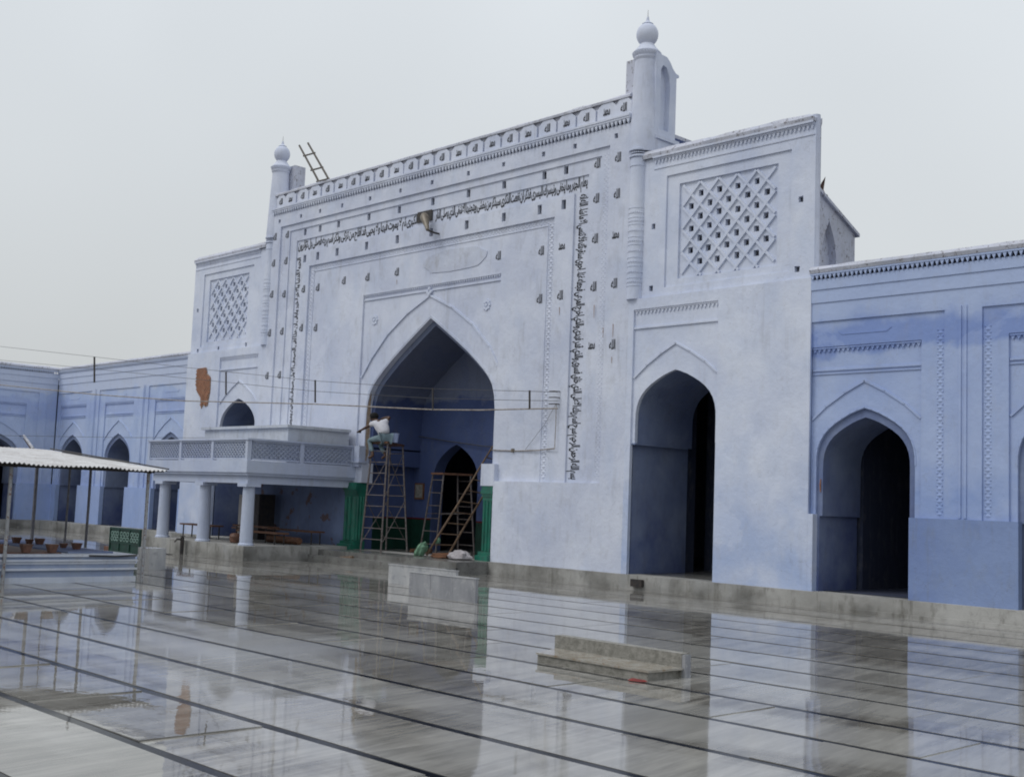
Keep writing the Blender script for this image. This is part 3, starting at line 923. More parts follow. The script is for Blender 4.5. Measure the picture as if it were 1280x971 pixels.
# ================================================================== WINGS with lattice panels
def wing(name, label, X0, X1, panel, cx, lat, gate_side, loc, flip=1):
    t = thing(name, label, 'wing wall', loc, group='lattice wings either side of the gateway')
    lx0, lx1 = lat                      # frame of the lattice panel
    fr = MB()
    op = opening(cx, 0.98, 3.30, 4.28, ZB, low=(1.08, 2.85))
    # lower wall: plain face, recessed door panel
    fr.plate([(X0, 2.85)]+[(panel[0], 2.85), (panel[0], 5.53), (panel[1], 5.53), (panel[1], 2.85)]+[(X1, 2.85), (X1, 5.75), (X0, 5.75)], [], 18.20, 18.28)
    fr.plate([(X0, ZB), (panel[0], ZB), (panel[0], 2.85), (X0, 2.85)], [], 18.20, 18.28)
    fr.plate([(panel[1], ZB), (X1, ZB), (X1, 2.85), (panel[1], 2.85)], [], 18.20, 18.28)
    op2 = opening(cx, 0.98, 3.30, 4.28, 2.85)
    fr.plate(op2+[(panel[1]+.02, 2.85), (panel[1]+.02, 5.55), (panel[0]-.02, 5.55), (panel[0]-.02, 2.85)], [], 18.245, 18.34)
    # upper wall set back, with two nested frames
    hx = [X1-.30*flip if flip > 0 else X0+.30, None]
    ztop = 8.60
    holes = [rect(lx0, lx1, 5.93, 8.18)]
    hz = [(panel[0]+.40 if flip > 0 else panel[1]-.45, 7.2), (panel[0]+.38 if flip > 0 else panel[1]-.45, 5.90)]
    if flip > 0:
        hz = [(-15.20, 7.2), (-11.79, 7.22), (-11.85, 5.95), (-15.22, 5.94)]
        hz = [h for h in hz if h[1] > 5.80]
    else:
        hz = [(-33.28, 7.1), (-33.12, 5.62+.22), (-31.9, 5.62+.22), (-30.35, 5.84)]
    hz = [h for h in hz if not (lx0-.08 < h[0] < lx1+.08 and 5.85 < h[1] < 8.2)]
    fr.plate([(X0, 5.75), (X1, 5.75), (X1, ztop), (X0, ztop)], holes+[rr(x, z, .10, .11) for x, z in hz], 18.28, 18.36)
    # inner frame
    ix0, ix1 = lx0+.30, lx1-.30
    fr.plate(rect(lx0-.02, lx1+.02, 5.91, 8.20), [rect(ix0, ix1, 6.08, 7.98)], 18.315, 18.40)
    cx0 = (ix0+ix1)/2
    # lattice ground with square peep holes
    hs = []
    for r_ in range(7):
        z = 7.73-r_*.2245
        n_ = 4 if r_ % 2 == 0 else 5
        for i in range(n_):
            x = cx0+(i-(n_-1)/2)*.435
            hs.append(rr(x+random.uniform(-.012, .012), z+random.uniform(-.012, .012), .115, .12))
    fr.plate(rect(ix0-.02, ix1+.02, 6.06, 8.0), hs, 18.36, 18.44)
    fr.box(X0, X1, 18.30, 18.42, 8.58, 8.66)
    fr.build('wall', M['white'], t)
    # ribs of the lattice, clipped to the panel
    zc = 7.73-.2245*3
    ax, az = .2175, .2245
    x0_, x1_, z0_, z1_ = ix0+.08, ix1-.08, 6.10, 7.94
    for s_ in (1, -1):
        for k in range(-15, 16, 2):
            # (x-cx0)/ax + s*(z-zc)/az = k, a rib runs midway between the rows of holes
            pts = []
            for xx in (x0_, x1_):
                zz = zc+s_*(k-(xx-cx0)/ax)*az
                if z0_ <= zz <= z1_: pts.append((xx, zz))
            for zz in (z0_, z1_):
                xx = cx0+(k-s_*(zz-zc)/az)*ax
                if x0_ < xx < x1_: pts.append((xx, zz))
            if len(pts) >= 2 and (Vector(pts[0])-Vector(pts[1])).length > .12:
                rb = MB()
                rb.strip(pts[:2], .05, 18.325 + (.004 if s_ > 0 else 0), 18.37)
                rb.build('lattice_rib', M['white'], t)
    # mouldings
    mo = MB()
    ap = [(cx-1.03, 4.16), (cx-.72, 4.40), (cx-.36, 4.62), (cx, 4.80), (cx+.36, 4.62), (cx+.72, 4.40), (cx+1.0, 4.18)]
    mo.strip(ap, .035, 18.215, 18.26)
    mo.box(panel[0], panel[1], 18.215, 18.26, 5.14, 5.175)
    mo.build('arch_moulding', M['white'], t)
    cn = MB()
    dentils(cn, panel[0]+.01, panel[1]-.01, 5.42, 5.53, 18.25, .035, .09)
    e0 = X0+(.5 if flip > 0 else .02); e1 = X1-(.02 if flip > 0 else .5)
    dentils(cn, e0, e1, 8.46, 8.58, 18.285, .04, .09)
    cn.build('dentil_band', M['white_old'], t, kind='stuff')
    ft_ = MB(); ft_.box(e0, e1, 18.21, 18.5, 8.58, 8.615); ft_.box(e0, e1, 18.265, 18.30, 8.36, 8.385)
    ft_.build('fillet', M['white_old'], t)
    # coping
    cp = MB()
    n_ = 24
    for i in range(n_):
        a = X0+(X1-X0)*i/n_; b_2 = X0+(X1-X0)*(i+1)/n_
        def pf(x):
            j = .018*noise.noise(Vector((x*2, 9, 0)))
            dz = -.10*max(0, (abs(x-(X1 if flip > 0 else X0)) < .12))*1.0
            return [(18.22, 8.6), (18.20+j, 8.68), (18.25, 8.76+j+dz), (18.33, 8.79+j+dz), (18.42, 8.77+dz), (18.48, 8.7), (18.48, 8.6)]
        A_, B_ = pf(a), pf(b_2); m_ = len(A_)
        cp.add([(a, *q) for q in A_]+[(b_2, *q) for q in B_], [(k, k+1, k+1+m_, k+m_) for k in range(m_-1)]+[tuple(range(m_))[::-1] if i == 0 else (0, 1, 2)]+([tuple(range(m_, 2*m_))] if i == n_-1 else []))
    cp.build('coping', M['coping'], t)
    # thickness of the wing
    co_ = MB()
    co_.plate([(X0, ZB)]+opening(cx, .98, 3.30, 4.28, ZB, low=(1.08, 2.85))+[(X1, ZB), (X1, 5.76), (X0, 5.76)], [], 18.33, 20.09)
    co_.build('arch_jamb', M['jamb'], t)
    up_ = MB()
    up_.plate(rect(X0+.005, X1-.005, 5.70, 8.62), [rect(ix0+.02, ix1-.02, 6.10, 7.96)], 18.42, 18.46)
    up_.box(ix0, ix1, 18.72, 18.76, 6.08, 7.98); up_.box(ix0-.03, ix0+.02, 18.46, 18.76, 6.08, 7.98); up_.box(ix1-.02, ix1+.03, 18.46, 18.76, 6.08, 7.98)  # unseen closed box added behind the lattice to keep its holes dark
    up_.box(ix0-.03, ix1+.03, 18.46, 18.76, 7.96, 8.02); up_.box(ix0-.03, ix1+.03, 18.46, 18.76, 6.04, 6.10)
    up_.build('upper_wall_with_shade_box', M['coping'], t)
    im_ = MB(); im_.box(cx-1.09, cx-.955, 18.24, 19.9, 2.83, 2.86)
    im_.build('impost_line', M['jamb'], t)
    return t
wr = wing('lattice_wing', 'right wing wall with a diamond lattice panel over a tall pointed doorway', -15.72, -11.50, (-15.58, -13.50), -14.52, (-14.89, -12.0), 0, (-13.6, 18.2, 0))
wl_ = wing('lattice_wing', 'left wing wall with a diamond lattice panel and a bare brick patch beside its arch', -33.55, -29.32, (-31.62, -29.50), -30.52, (-32.99, -30.15), 0, (-31.4, 18.2, 0), flip=-1)
# rounded end of the right wing above the lower roof
en = MB(); en.tube([(-11.55, 18.365, 5.8), (-11.56, 18.365, 8.74)], .085, 12); 
en.build('rounded_end', M['white_old'], wr)
lp = MB(); lp.box(-11.502, -11.40, 18.20, 18.36, ZB, 1.60); lp.build('jamb_pier', M['white'], wr)
# bare bricks on the left wing
patch = [(-32.93, 5.24), (-32.5, 5.28), (-32.35, 5.27), (-32.3, 5.1), (-32.08, 4.95), (-32.05, 4.6), (-32.12, 4.3), (-32.15, 4.12), (-32.3, 4.08), (-32.38, 4.16), (-32.52, 4.03), (-32.58, 4.12), (-32.62, 4.4), (-32.83, 4.55), (-32.93, 4.75)]
mo = MB(); mo.plate(patch, [], 18.185, 18.21)
mo.build('bare_mortar', M['mortar'], wl_)
def inpoly(x, z, P):
    c = False
    for i in range(len(P)):
        a, b = P[i], P[i-1]
        if (a[1] > z) != (b[1] > z) and x < (b[0]-a[0])*(z-a[1])/(b[1]-a[1])+a[0]:
            c = not c
    return c
bm_ = MB(); bm_.box(-.052, .052, -.012, .01, -.022, .022); brick_me = bm_.mesh('brick', M['brick'])
for r_ in range(24):
    z = 4.05+r_*.052
    for i in range(12):
        x = -33.0+i*.118+(r_ % 2)*.06
        if inpoly(x, z, patch) and inpoly(x-.03, z, patch) and inpoly(x+.03, z, patch):
            place(brick_me, 'brick', wl_, (x, 18.18+random.uniform(-.003, .004), z))
# sloping buttress with a niche on the roof behind the right wing
rb_ = thing('roof_buttress', 'sloping buttress with a pointed niche on the roof right of the right wing', 'buttress', (-11.9, 19.4, 5.9))
bf = MB(TY)
bo = [(18.62, 5.6), (20.02, 5.6), (20.02, 6.88), (18.62, 7.50)]
nich = [(18.84, 5.95), (19.36, 5.95), (19.37, 6.35), (19.30, 6.65), (19.12, 6.98), (18.96, 6.68), (18.86, 6.35)]
bf.plate(bo, [nich], 11.72, 11.86)
bf.plate(bo, [], 11.86, 12.2)
bf.build('wall', M['coping'], rb_)
bf = MB(TY); bf.hexa([(18.60, 11.66, 7.49), (18.60, 12.22, 7.49), (20.10, 12.22, 6.84), (20.10, 11.66, 6.84)], [(18.60, 11.66, 7.55), (18.60, 12.22, 7.55), (20.10, 12.22, 6.90), (20.10, 11.66, 6.90)])
bf.build('sloping_coping', M['coping'], rb_)

# ================================================================== ARCADES (blue side ranges)
def arcade(name, label, x0, x1, bays, loc, rz, hb, depth=1.40, BL='blue', DD='dado', group='blue arcades round the courtyard'):
    """built in its own frame: x along the wall, y into it, front plane y = 0; hb half bay"""
    t = thing(name, label, 'arcade', loc, rz, group, local=True)
    k = hb/1.76
    w0 = MB()
    Z1 = 1.60
    # dado with door openings
    def seq(hw, z0, zt):
        pts = [(x0, z0)]
        for c in bays:
            if c-hw*k > x0 and c+hw*k < x1:
                pts += [(c-hw*k, z0), (c-hw*k, zt), (c+hw*k, zt), (c+hw*k, z0)]
        return pts
    segs = []
    edges = [x0]
    for c in bays: edges += [c-.87*k, c+.87*k]
    edges.append(x1)
    dd_ = MB()
    for i in range(0, len(edges), 2):
        if edges[i+1]-edges[i] > .2:
            dd_ = MB(); dd_.box(edges[i], edges[i+1], 0.0, 0.16, ZB, Z1); dd_.build('dado', M[DD], t)
    def uplate(half, top, y0, y1, extra_top=5.28):
        P = [(x0, Z1-.01)]
        for c in bays:
            a, b = max(c-half*k, x0+.001), min(c+half*k, x1-.001)
            P += [(a, Z1-.01), (a, top), (b, top), (b, Z1-.01)]
        P += [(x1, Z1-.01), (x1, extra_top), (x0, extra_top)]
        w0.plate(P, [], y0, y1)
    uplate(1.45, 4.95, .03, .075)
    uplate(1.04, 4.50, .06, .115, 5.0)
    P = [(x0, Z1-.01)]
    for c in bays: P += opening(c, .92*k, 2.45, 3.41, Z1-.01)
    P += [(x1, Z1-.01), (x1, 4.98), (x0, 4.98)]
    w0.plate(P, [], .10, .16)
    w0.box(x0, x1, .012, .30, 5.28, 5.51)
    w0.box(x0, x1, -.006, .30, 5.51, 5.69)
    w0.build('wall', M[BL], t)
    c_ = MB(); P = [(x0, ZB)]
    for c in bays: P += opening(c, .81*k, 2.4, 3.26, ZB, low=(.87*k, 1.57))
    P += [(x1, ZB), (x1, 5.3), (x0, 5.3)]
    c_.plate(P, [], .145, depth)
    c_.build('arch_jamb', M['jamb'], t)
    mo = MB(); bo_ = MB()
    for c in bays:
        ap = [(c-1.02*k, 3.22), (c-.74*k, 3.46), (c-.38*k, 3.69), (c, 3.88), (c+.38*k, 3.69), (c+.74*k, 3.46), (c+1.02*k, 3.22)]
        mo.strip(ap, .035, .075, .11)
        mo.strip(arch_pts(c, .93*k, 2.45, 3.43), .022, .09, .12)
        mo.box(c-1.03*k, c+1.03*k, .075, .11, 4.08, 4.11)
        mo.box(c-1.03*k, c+1.03*k, .08, .11, 4.02, 4.035)
        for s_ in (-1, 1):
            a, b = sorted((c+s_*1.30*k, c+s_*1.43*k))
            if a > x0 and b < x1:
                lozenges(bo_, a, b, 1.62, 4.64, .061, .016, .10)
            a = c+s_*(hb-.045)
            if x0 < a < x1:
                mo.box(a-.02, a+.02, .012, .04, 1.62, 5.0)
        # shallow scroll shape over the frame
        mo.strip([(c-.50, 4.76), (c-.42, 4.70), (c+.42, 4.70), (c+.50, 4.76)], .016, .052, .075)
    mo.build('arch_moulding', M[BL], t)
    bo_.build('carved_border', M[BL], t, kind='stuff')
    cn = MB()
    dentils(cn, x0+.003, x1, 5.68, 5.80, -.01, .035, .085)
    for c in bays: dentils(cn, max(c-1.03*k, x0+.003), c+1.03*k, 4.40, 4.49, .105, .04, .09)
    cn.build('dentil_band', M[BL], t, kind='stuff')
    cp = MB(); n_ = int((x1-x0)/.25)
    for i in range(n_):
        a = x0+(x1-x0)*i/n_; b_2 = x0+(x1-x0)*(i+1)/n_
        def pf(x):
            j = .015*noise.noise(Vector((x*2.3, loc[0], 0)))
            return [(-.05, 5.80), (-.075+j, 5.86), (-.03, 5.92+j), (.14, 5.95+j), (.42, 5.93), (.5, 5.87), (.5, 5.3)]
        A_, B_ = pf(a), pf(b_2); m_ = len(A_)
        cp.add([(a, *q) for q in A_]+[(b_2, *q) for q in B_], [(q, q+1, q+1+m_, q+m_) for q in range(m_-1)])
        if i == 0: cp.add([(a, *q) for q in A_], [tuple(range(m_))])
    cp.build('coping', M['coping'], t)
    # rooms behind
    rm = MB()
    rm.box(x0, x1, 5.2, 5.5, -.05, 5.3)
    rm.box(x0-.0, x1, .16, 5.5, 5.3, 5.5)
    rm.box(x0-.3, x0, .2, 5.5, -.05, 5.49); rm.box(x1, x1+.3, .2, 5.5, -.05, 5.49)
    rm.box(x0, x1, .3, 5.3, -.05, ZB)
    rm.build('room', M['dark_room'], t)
    return t
aR = arcade('arcade', 'right blue arcade beside the right lattice wing', -11.50, 0.56, [-10.49+3.52*i for i in range(3)], (0, 18.2, 0), 0, 1.76)
aL = arcade('arcade', 'far left blue arcade between the courtyard corner and the left wing', -43.9, -33.55, [-42.56-.02, -38.93, -35.28], (0, 18.6, 0), 0, 1.83, BL='blue_pale', DD='dado_pale')
aC = arcade('arcade', 'blue side arcade turning the corner at the left edge', 0.0, 15.1-.0, [12.9-3.9*i+.0 for i in range(4)][::-1], (-43.9, 3.5, 0), R(90), 1.86, 1.2, BL='blue_pale', DD='dado_pale')
cpl = MB(); cpl.box(-44.2, -43.78, -2, 18.08, -.05, ZB)
plc = cpl.build('side_plinth', M['plinth']); plc['kind'] = 'structure'
ch = MB(TY)
ch.plate([(18.33, 1.98), (18.39, 2.0), (18.40, 2.10), (18.37, 2.22), (18.33, 2.20), (18.31, 2.1)], [], 11.333, 11.345)
ch.build('plaster_chip', M['brick'], wr)
# hall behind the gateway and wings
hall = thing('prayer_hall', 'dark low prayer hall glimpsed through the open doorways', 'hall', (-22, 24, 0))
hb_ = MB()
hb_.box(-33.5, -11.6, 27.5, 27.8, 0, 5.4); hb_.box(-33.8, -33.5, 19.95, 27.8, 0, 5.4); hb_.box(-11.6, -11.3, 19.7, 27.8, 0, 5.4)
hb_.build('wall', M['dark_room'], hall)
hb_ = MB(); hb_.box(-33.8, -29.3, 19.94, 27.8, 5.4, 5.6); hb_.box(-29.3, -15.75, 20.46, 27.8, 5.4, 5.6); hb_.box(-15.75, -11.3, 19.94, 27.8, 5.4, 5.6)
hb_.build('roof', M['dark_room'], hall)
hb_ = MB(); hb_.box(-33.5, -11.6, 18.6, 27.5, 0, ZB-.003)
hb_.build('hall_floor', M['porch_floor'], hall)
hb_ = MB(); hb_.box(-15.735, -15.70, 20.095, 20.5, ZB, 5.4); hb_.build('dark_shade_strip', M['dark_room'], hall)  # thin dark strip added over the blue side wall to stand for shade
# inner cross arches seen through the wing doors
for cx_ in (-14.2, -30.2):
    q = MB(); q.plate([(cx_-1.9, ZB)]+opening(cx_+.2, .9, 2.2, 3.5, ZB)+[(cx_+2.3, ZB), (cx_+2.3, 5.4), (cx_-1.9, 5.4)], [], 21.4, 21.9)
    q.build('inner_arch', M['dark_room'], hall)

# low dome beyond the left arcade
dm = MB(); dm.lathe([(1.9, 0), (1.85, .4), (1.5, .95), (.9, 1.3), (.3, 1.45), (.05, 1.5)], (-49.3, 15.7, 5.4), 28)
single(dm, 'small_dome', M['white_old'], 'low pale dome just showing over the left arcade roof', 'dome')

# ================================================================== PORCH PLATFORM in front of the arch
pf_ = MB()
pf_.plate([(-24.5, 0), (-17.3, 0), (-17.3, 0), (-17.3, .01)][:3], [], 0, 0) if False else None
pf_.box(-24.6, -19.45, 17.15, 18.1, -.05, ZB-.004)
pf_.box(-24.6, -19.45, 16.85, 17.2, -.05, .15)
po = pf_.build('porch_step', M['porch_floor']); po['kind'] = 'structure'

# ================================================================== BALCONY
bal = thing('balcony', 'pale blue balcony with pierced screens on round columns left of the great arch', 'balcony', (-27, 16.8, 0))
BX0, BX1, BY0, BY1 = -29.55, -24.62, 15.05, 18.24
pb = MB(); pb.box(BX0+.15, BX1+.06, BY0+.0, 18.1, -.05, .34)
pb.build('platform', M['plinth'], bal)
sl = MB()
sl.box(BX0-.05, BX1, BY0, BY1, 2.05, 2.34)                 # deep fascia
sl.box(BX0-.02, BX1-.04, BY0+.04, BY1, 1.99, 2.05)
sl.build('floor_slab', M['balcony'], bal)
bb = MB()
bb.box(BX0+.15, BX1-.12, BY0+.12, BY0+.40, 1.80, 1.99)
bb.box(BX1-.42, BX1-.12, BY0+.40, BY1, 1.80, 1.99); bb.box(BX0+.15, BX0+.45, BY0+.40, BY1, 1.80, 1.99)
bb.build('beam', M['balcony'], bal)
cl0 = MB()
cl0.lathe([(.185, .34), (.185, .37), (.155, .40), (.148, .9), (.142, 1.72)], (0, 0, 0), 24)
cme = cl0.mesh('column', M['balcony'])
cc0 = MB(); cc0.box(-.20, .20, -.20, .20, 1.72, 1.80)
ccm = cc0.mesh('capital', M['balcony'])
for x, y in ((-29.0, 15.33), (-26.93, 15.33), (-24.92, 15.33)):
    o = place(cme, 'column', bal, (x, y, 0))
    q = bpy.data.objects.new('capital', ccm); COL.objects.link(q); q.parent = o
def posts(mb, x, y): mb.box(x-.055, x+.055, y-.055, y+.055, 2.34, 2.86)
pm = MB(); pm.box(-.055, .055, -.055, .055, 2.34, 2.82); pme = pm.mesh('parapet_post', M['balcony'])
pxs = [BX0+.02, -27.86, -26.28, BX1-.09]
for x in pxs: place(pme, 'parapet_post', bal, (x, BY0+.07, 0))
for y in (16.58, 18.12): place(pme, 'parapet_post', bal, (BX1-.07, y, 0))
ra = MB(); ra.box(BX0-.06, BX1+.005, BY0-.01, BY0+.13, 2.82, 2.86); ra.box(BX1-.135, BX1+.005, BY0+.13, BY1, 2.82, 2.86)
ra.box(BX0-.06, BX0+.07, BY0+.13, BY1, 2.82, 2.86)
ra.build('handrail', M['balcony'], bal)
def screen(x0, x1, T=None):
    s_ = MB(T)
    z0, z1 = 2.36, 2.815
    s_.box(x0, x1, .085, .10, z0, z1)
    s_.box(x0, x1, .03, .10, z0, z0+.035); s_.box(x0, x1, .03, .10, z1-.035, z1)
    r_ = .062
    nx = int((x1-x0)/(2*r_)); dx = (x1-x0)/nx
    rows = 7
    dz = (z1-z0-.07)/rows
    for j in range(rows):
        for i in range(nx+1):
            cx_ = x0+(i+(0 if j % 2 else .5))*dx
            cz = z0+.035+j*dz
            arc = [(cx_+dx*.5*math.cos(R(a)), cz+dz*1.15*math.sin(R(a))) for a in (0, 45, 90, 135, 180)]
            arc = [(min(max(p, x0), x1), min(q, z1-.03)) for p, q in arc]
            s_.strip(arc, .020, .045, .088)
    return s_
for a, b in zip(pxs[:-1], pxs[1:]):
    screen(a+.055, b-.055, Matrix.Translation((0, BY0, 0))).build('pierced_screen', M['balcony'], bal)
TS = Matrix(((0, -1, 0, BX1), (1, 0, 0, 0), (0, 0, 1, 0), (0, 0, 0, 1)))
for a, b in ((BY0+.16, 16.52), (16.64, 18.06)):
    screen(a, b, TS).build('pierced_screen', M['balcony'], bal)
# raised plastered box on the balcony
rb2 = thing('raised_platform', 'streaked white plaster box standing on the balcony behind the screens', 'platform', (-27, 17.5, 2.34))
q = MB(); q.box(-28.95, -24.95, 16.35, 18.18, 2.34, 3.20); q.build('box', M['tankbox'], rb2)
q = MB(); q.box(-29.05, -24.88, 16.28, 18.19, 3.20, 3.27); q.build('top_slab', M['tankbox'], rb2)
# small end pier where the balcony meets the arch
q = MB(); q.box(-24.60, -24.38, 18.10, 18.3, 2.34, 2.86); q.box(-24.60, -24.33, 18.06, 18.32, 2.43, 2.47)
q.build('end_pier', M['balcony'], bal)

# ================================================================== things under the balcony
def bench(x0, x1, y, z, label, tz=.42):
    t = thing('bench', label, 'bench', ((x0+x1)/2, y, z), group='wooden benches under the balcony')
    s_ = MB(); s_.box(x0, x1, y-.17, y+.17, z+tz-.04, z+tz); s_.build('seat', M['wood'], t)
    for x in (x0+.15, x1-.15):
        for yy in (y-.13, y+.13):
            l = MB(); l.tube([(x, yy, z), (x, yy, z+tz-.04)], .018, 6); l.build('leg', M['dark_metal'], t)
bench(-29.6, -27.9, 16.3, .34, 'short bench at the left end under the balcony', .36)
bench(-27.9, -26.2, 16.9, .34, 'bench behind the middle balcony column', .40)
bench(-26.9, -25.0, 16.4, .34, 'bench behind the corner column of the balcony', .30)
bench(-27.6, -25.2, 17.6, .34, 'long bench against the stained wall under the balcony', .34)
q = thing('cabinet', 'tall pale narrow cabinet in the shade under the balcony', 'cabinet', (-28.6, 17.6, .34))
k_ = MB(); k_.box(-28.75, -28.45, 17.4, 17.8, .34, 1.52); k_.build('body', M['cabinet'], q)
k_ = MB(); k_.box(-28.73, -28.47, 17.385, 17.40, .80, 1.50); k_.build('door', M['cabinet'], q)
k_ = MB(); k_.box(-28.9, -28.35, 17.3, 17.8, .60, .64); k_.build('shelf', M['wood'], q)
k_ = MB(); k_.box(-28.45, -27.9, 17.5, 18.0, .34, 1.55)
single(k_, 'cupboard', M['dark_metal'], 'dark brown cupboard right of the pale narrow cabinet', 'cupboard')
m_ = MB(); m_.tube([(-26.6, 17.0, .43), (-25.9, 16.98, .44), (-25.2, 17.02, .43)], .09, 10)
single(m_, 'rolled_mat', M['wood'], 'dark rolled mat lying between the benches under the balcony', 'mat')
m_ = MB(); m_.lathe([(.10, 0), (.13, .02), (.15, .16), (.12, .22), (.08, .24)], (-26.1, 15.75, .34), 16)
single(m_, 'water_pot', M['terra'], 'small round clay pot on the platform left of the corner column', 'pot')
# hand pump on the courtyard before the platform
hp = thing('water_pump', 'small black standpipe at the front of the balcony platform', 'water pump', (-27.25, 14.95, 0))
k_ = MB(); k_.tube([(-27.25, 14.95, 0), (-27.25, 14.95, .42)], .05, 10); k_.build('pipe', M['dark_metal'], hp)
k_ = MB(); k_.tube([(-27.25, 14.95, .36), (-27.25, 14.80, .37), (-27.25, 14.74, .30)], .022, 8); k_.build('spout', M['dark_metal'], hp)
k_ = MB(); k_.tube([(-27.37, 14.95, .45), (-27.13, 14.95, .45)], .015, 6); k_.tube([(-27.25, 14.95, .40), (-27.25, 14.95, .46)], .03, 8); k_.build('handle', M['dark_metal'], hp)
k_ = MB(); k_.box(-27.55, -27.0, 14.45, 14.6, 0.004, .012)
k_.build('drain_grate', M['dark_metal'], hp)

# ================================================================== SCAFFOLDS, LADDERS, PERSON
def rungs(mb, a0, a1, b0, b1, n, r=.011, first=.12, last=.93):
    for i in range(n):
        s_ = first+(last-first)*i/(n-1)
        mb.append((Vector(a0).lerp(Vector(a1), s_), Vector(b0).lerp(Vector(b1), s_), r))
def scaffold(name, label, A, B, C, D, nr, plank, braces=True):
    """A, B front rails and C, D back rails, each (bottom, top)"""
    t = thing(name, label, 'scaffold', (Vector(A[0])+Vector(D[0]))/2, group='steel trestle scaffolds in the arch')
    for (p, q_) in (A, B, C, D):
        m_ = MB(); m_.tube([p, q_], .022, 8); m_.build('leg', M['steel'], t)
    rl_ = []
    rungs(rl_, A[0], A[1], B[0], B[1], nr); rungs(rl_, C[0], C[1], D[0], D[1], nr)
    for a, b, r_ in rl_:
        m_ = MB(); m_.tube([a, b], r_, 6); m_.build('rung', M['steel'], t)
    for (p, q_) in ((A, C), (B, D)):
        for (s0, s1) in (((.08, .48), (.48, .08), (.5, .92), (.92, .5)) if braces else ((.5, .52),)):
            m_ = MB(); m_.tube([Vector(p[0]).lerp(Vector(p[1]), s0), Vector(q_[0]).lerp(Vector(q_[1]), s1)], .009, 6); m_.build('brace', M['steel'], t)
    m_ = MB(); z = plank
    a, b, c, d = A[1], B[1], D[1], C[1]
    ex = Vector((0, 0, 0))
    cen = (Vector(a)+Vector(b)+Vector(c)+Vector(d))/4
    P = [Vector(v_)+(Vector(v_)-cen)*.12 for v_ in (a, b, c, d)]
    m_.hexa([(v_.x, v_.y, z) for v_ in P], [(v_.x, v_.y, z+.045) for v_ in P])
    m_.build('plank', M['wood'], t)
    return t
scaffold('scaffold', 'tall scaffold carrying the crouching painter at the left of the arch',
         ((-23.46, 17.6, .28), (-23.22, 17.62, 2.87)), ((-22.66, 17.6, .28), (-22.62, 17.62, 2.87)),
         ((-23.90, 18.72, .28), (-23.90, 18.70, 2.87)), ((-23.06, 18.72, .28), (-23.40, 18.70, 2.87)), 9, 2.87)
scaffold('scaffold', 'shorter empty scaffold standing inside the arch behind the bamboo ladder',
         ((-22.92, 19.0, .28), (-22.60, 19.05, 2.20)), ((-22.32, 19.0, .28), (-22.2, 19.05, 2.20)),
         ((-22.35, 19.75, .28), (-22.42, 19.7, 2.20)), ((-21.75, 19.75, .28), (-21.95, 19.7, 2.20)), 6, 2.20, False)
lad = thing('bamboo_ladder', 'long bamboo ladder leaning across the arch to the right jamb', 'ladder', (-21.4, 18.0, .28))
a0, a1 = Vector((-21.55, 18.08, .30)), Vector((-20.02, 18.62, 2.85))
b0, b1 = Vector((-21.42, 18.62, .30)), Vector((-20.0, 19.1, 2.75))
for p, q_ in ((a0, a1), (b0, b1)):
    m_ = MB(); m_.tube([p.lerp(q_, s_)+Vector((0, 0, .01*math.sin(9*s_))) for s_ in [i/12 for i in range(13)]], .026, 8, r1=.02); m_.build('rail', M['bamboo'], lad)
for i in range(9):
    s_ = .10+.1*i
    m_ = MB(); m_.tube([a0.lerp(a1, s_), b0.lerp(b1, s_)], .014, 6); m_.build('rung', M['bamboo'], lad)
rlad = thing('bamboo_ladder', 'short bamboo ladder sticking up over the parapet by the left turret', 'ladder', (-28.6, 19.3, 9.6))
a0, a1 = Vector((-27.7, 19.25, 9.55)), Vector((-29.72, 19.3, 11.88))
b0, b1 = Vector((-27.24, 19.3, 9.55)), Vector((-29.42, 19.4, 11.92))
for p, q_ in ((a0, a1), (b0, b1)):
    m_ = MB(); m_.tube([p, p.lerp(q_, .5)+Vector((.02, 0, .02)), q_], .034, 8, r1=.028); m_.build('rail', M['old_bamboo'], rlad)
for s_ in (.22, .45, .62, .84):
    m_ = MB(); m_.tube([a0.lerp(a1, s_)-Vector((.06, 0, 0)), b0.lerp(b1, s_)+Vector((.08, 0, .0))], .024, 6); m_.build('rung', M['old_bamboo'], rlad)
m_ = MB(); m_.tube([(-25.4, 16.75, .04), (-24.2, 17.0, .05), (-22.7, 17.3, .32)][:2]+[(-23.0, 17.05, .17)], .035, 8)
single(m_, 'bamboo_pole', M['bamboo'], 'bamboo pole lying along the step before the green pilaster', 'pole')

def skin_mesh(name, verts, edges, radii, m, parent, sub=2, root=0):
    me = bpy.data.meshes.new(name)
    off = ORG.get(parent.name, Vector((0, 0, 0)))
    me.from_pydata([tuple(Vector(v_)-off) for v_ in verts], edges, [])
    o = bpy.data.objects.new(name, me); COL.objects.link(o)
    o.modifiers.new('Skin', 'SKIN')
    md = o.modifiers.new('Sub', 'SUBSURF'); md.levels = sub; md.render_levels = sub
    if not me.skin_vertices:
        bpy.context.view_layer.objects.active = o
        bpy.ops.mesh.customdata_skin_add()
    for i, r_ in enumerate(radii):
        rr_2 = r_ if isinstance(r_, tuple) else (r_, r_)
        me.skin_vertices[0].data[i].radius = rr_2
        me.skin_vertices[0].data[i].use_root = (i == root)
    bpy.context.view_layer.update()
    dg = bpy.context.evaluated_depsgraph_get()
    ev = bpy.data.meshes.new_from_object(o.evaluated_get(dg))
    bpy.data.objects.remove(o)
    ev.name = name
    ev.materials.clear(); ev.materials.append(m)
    ev.polygons.foreach_set('use_smooth', [True]*len(ev.polygons))
    return place(ev, name, parent, raw=True)

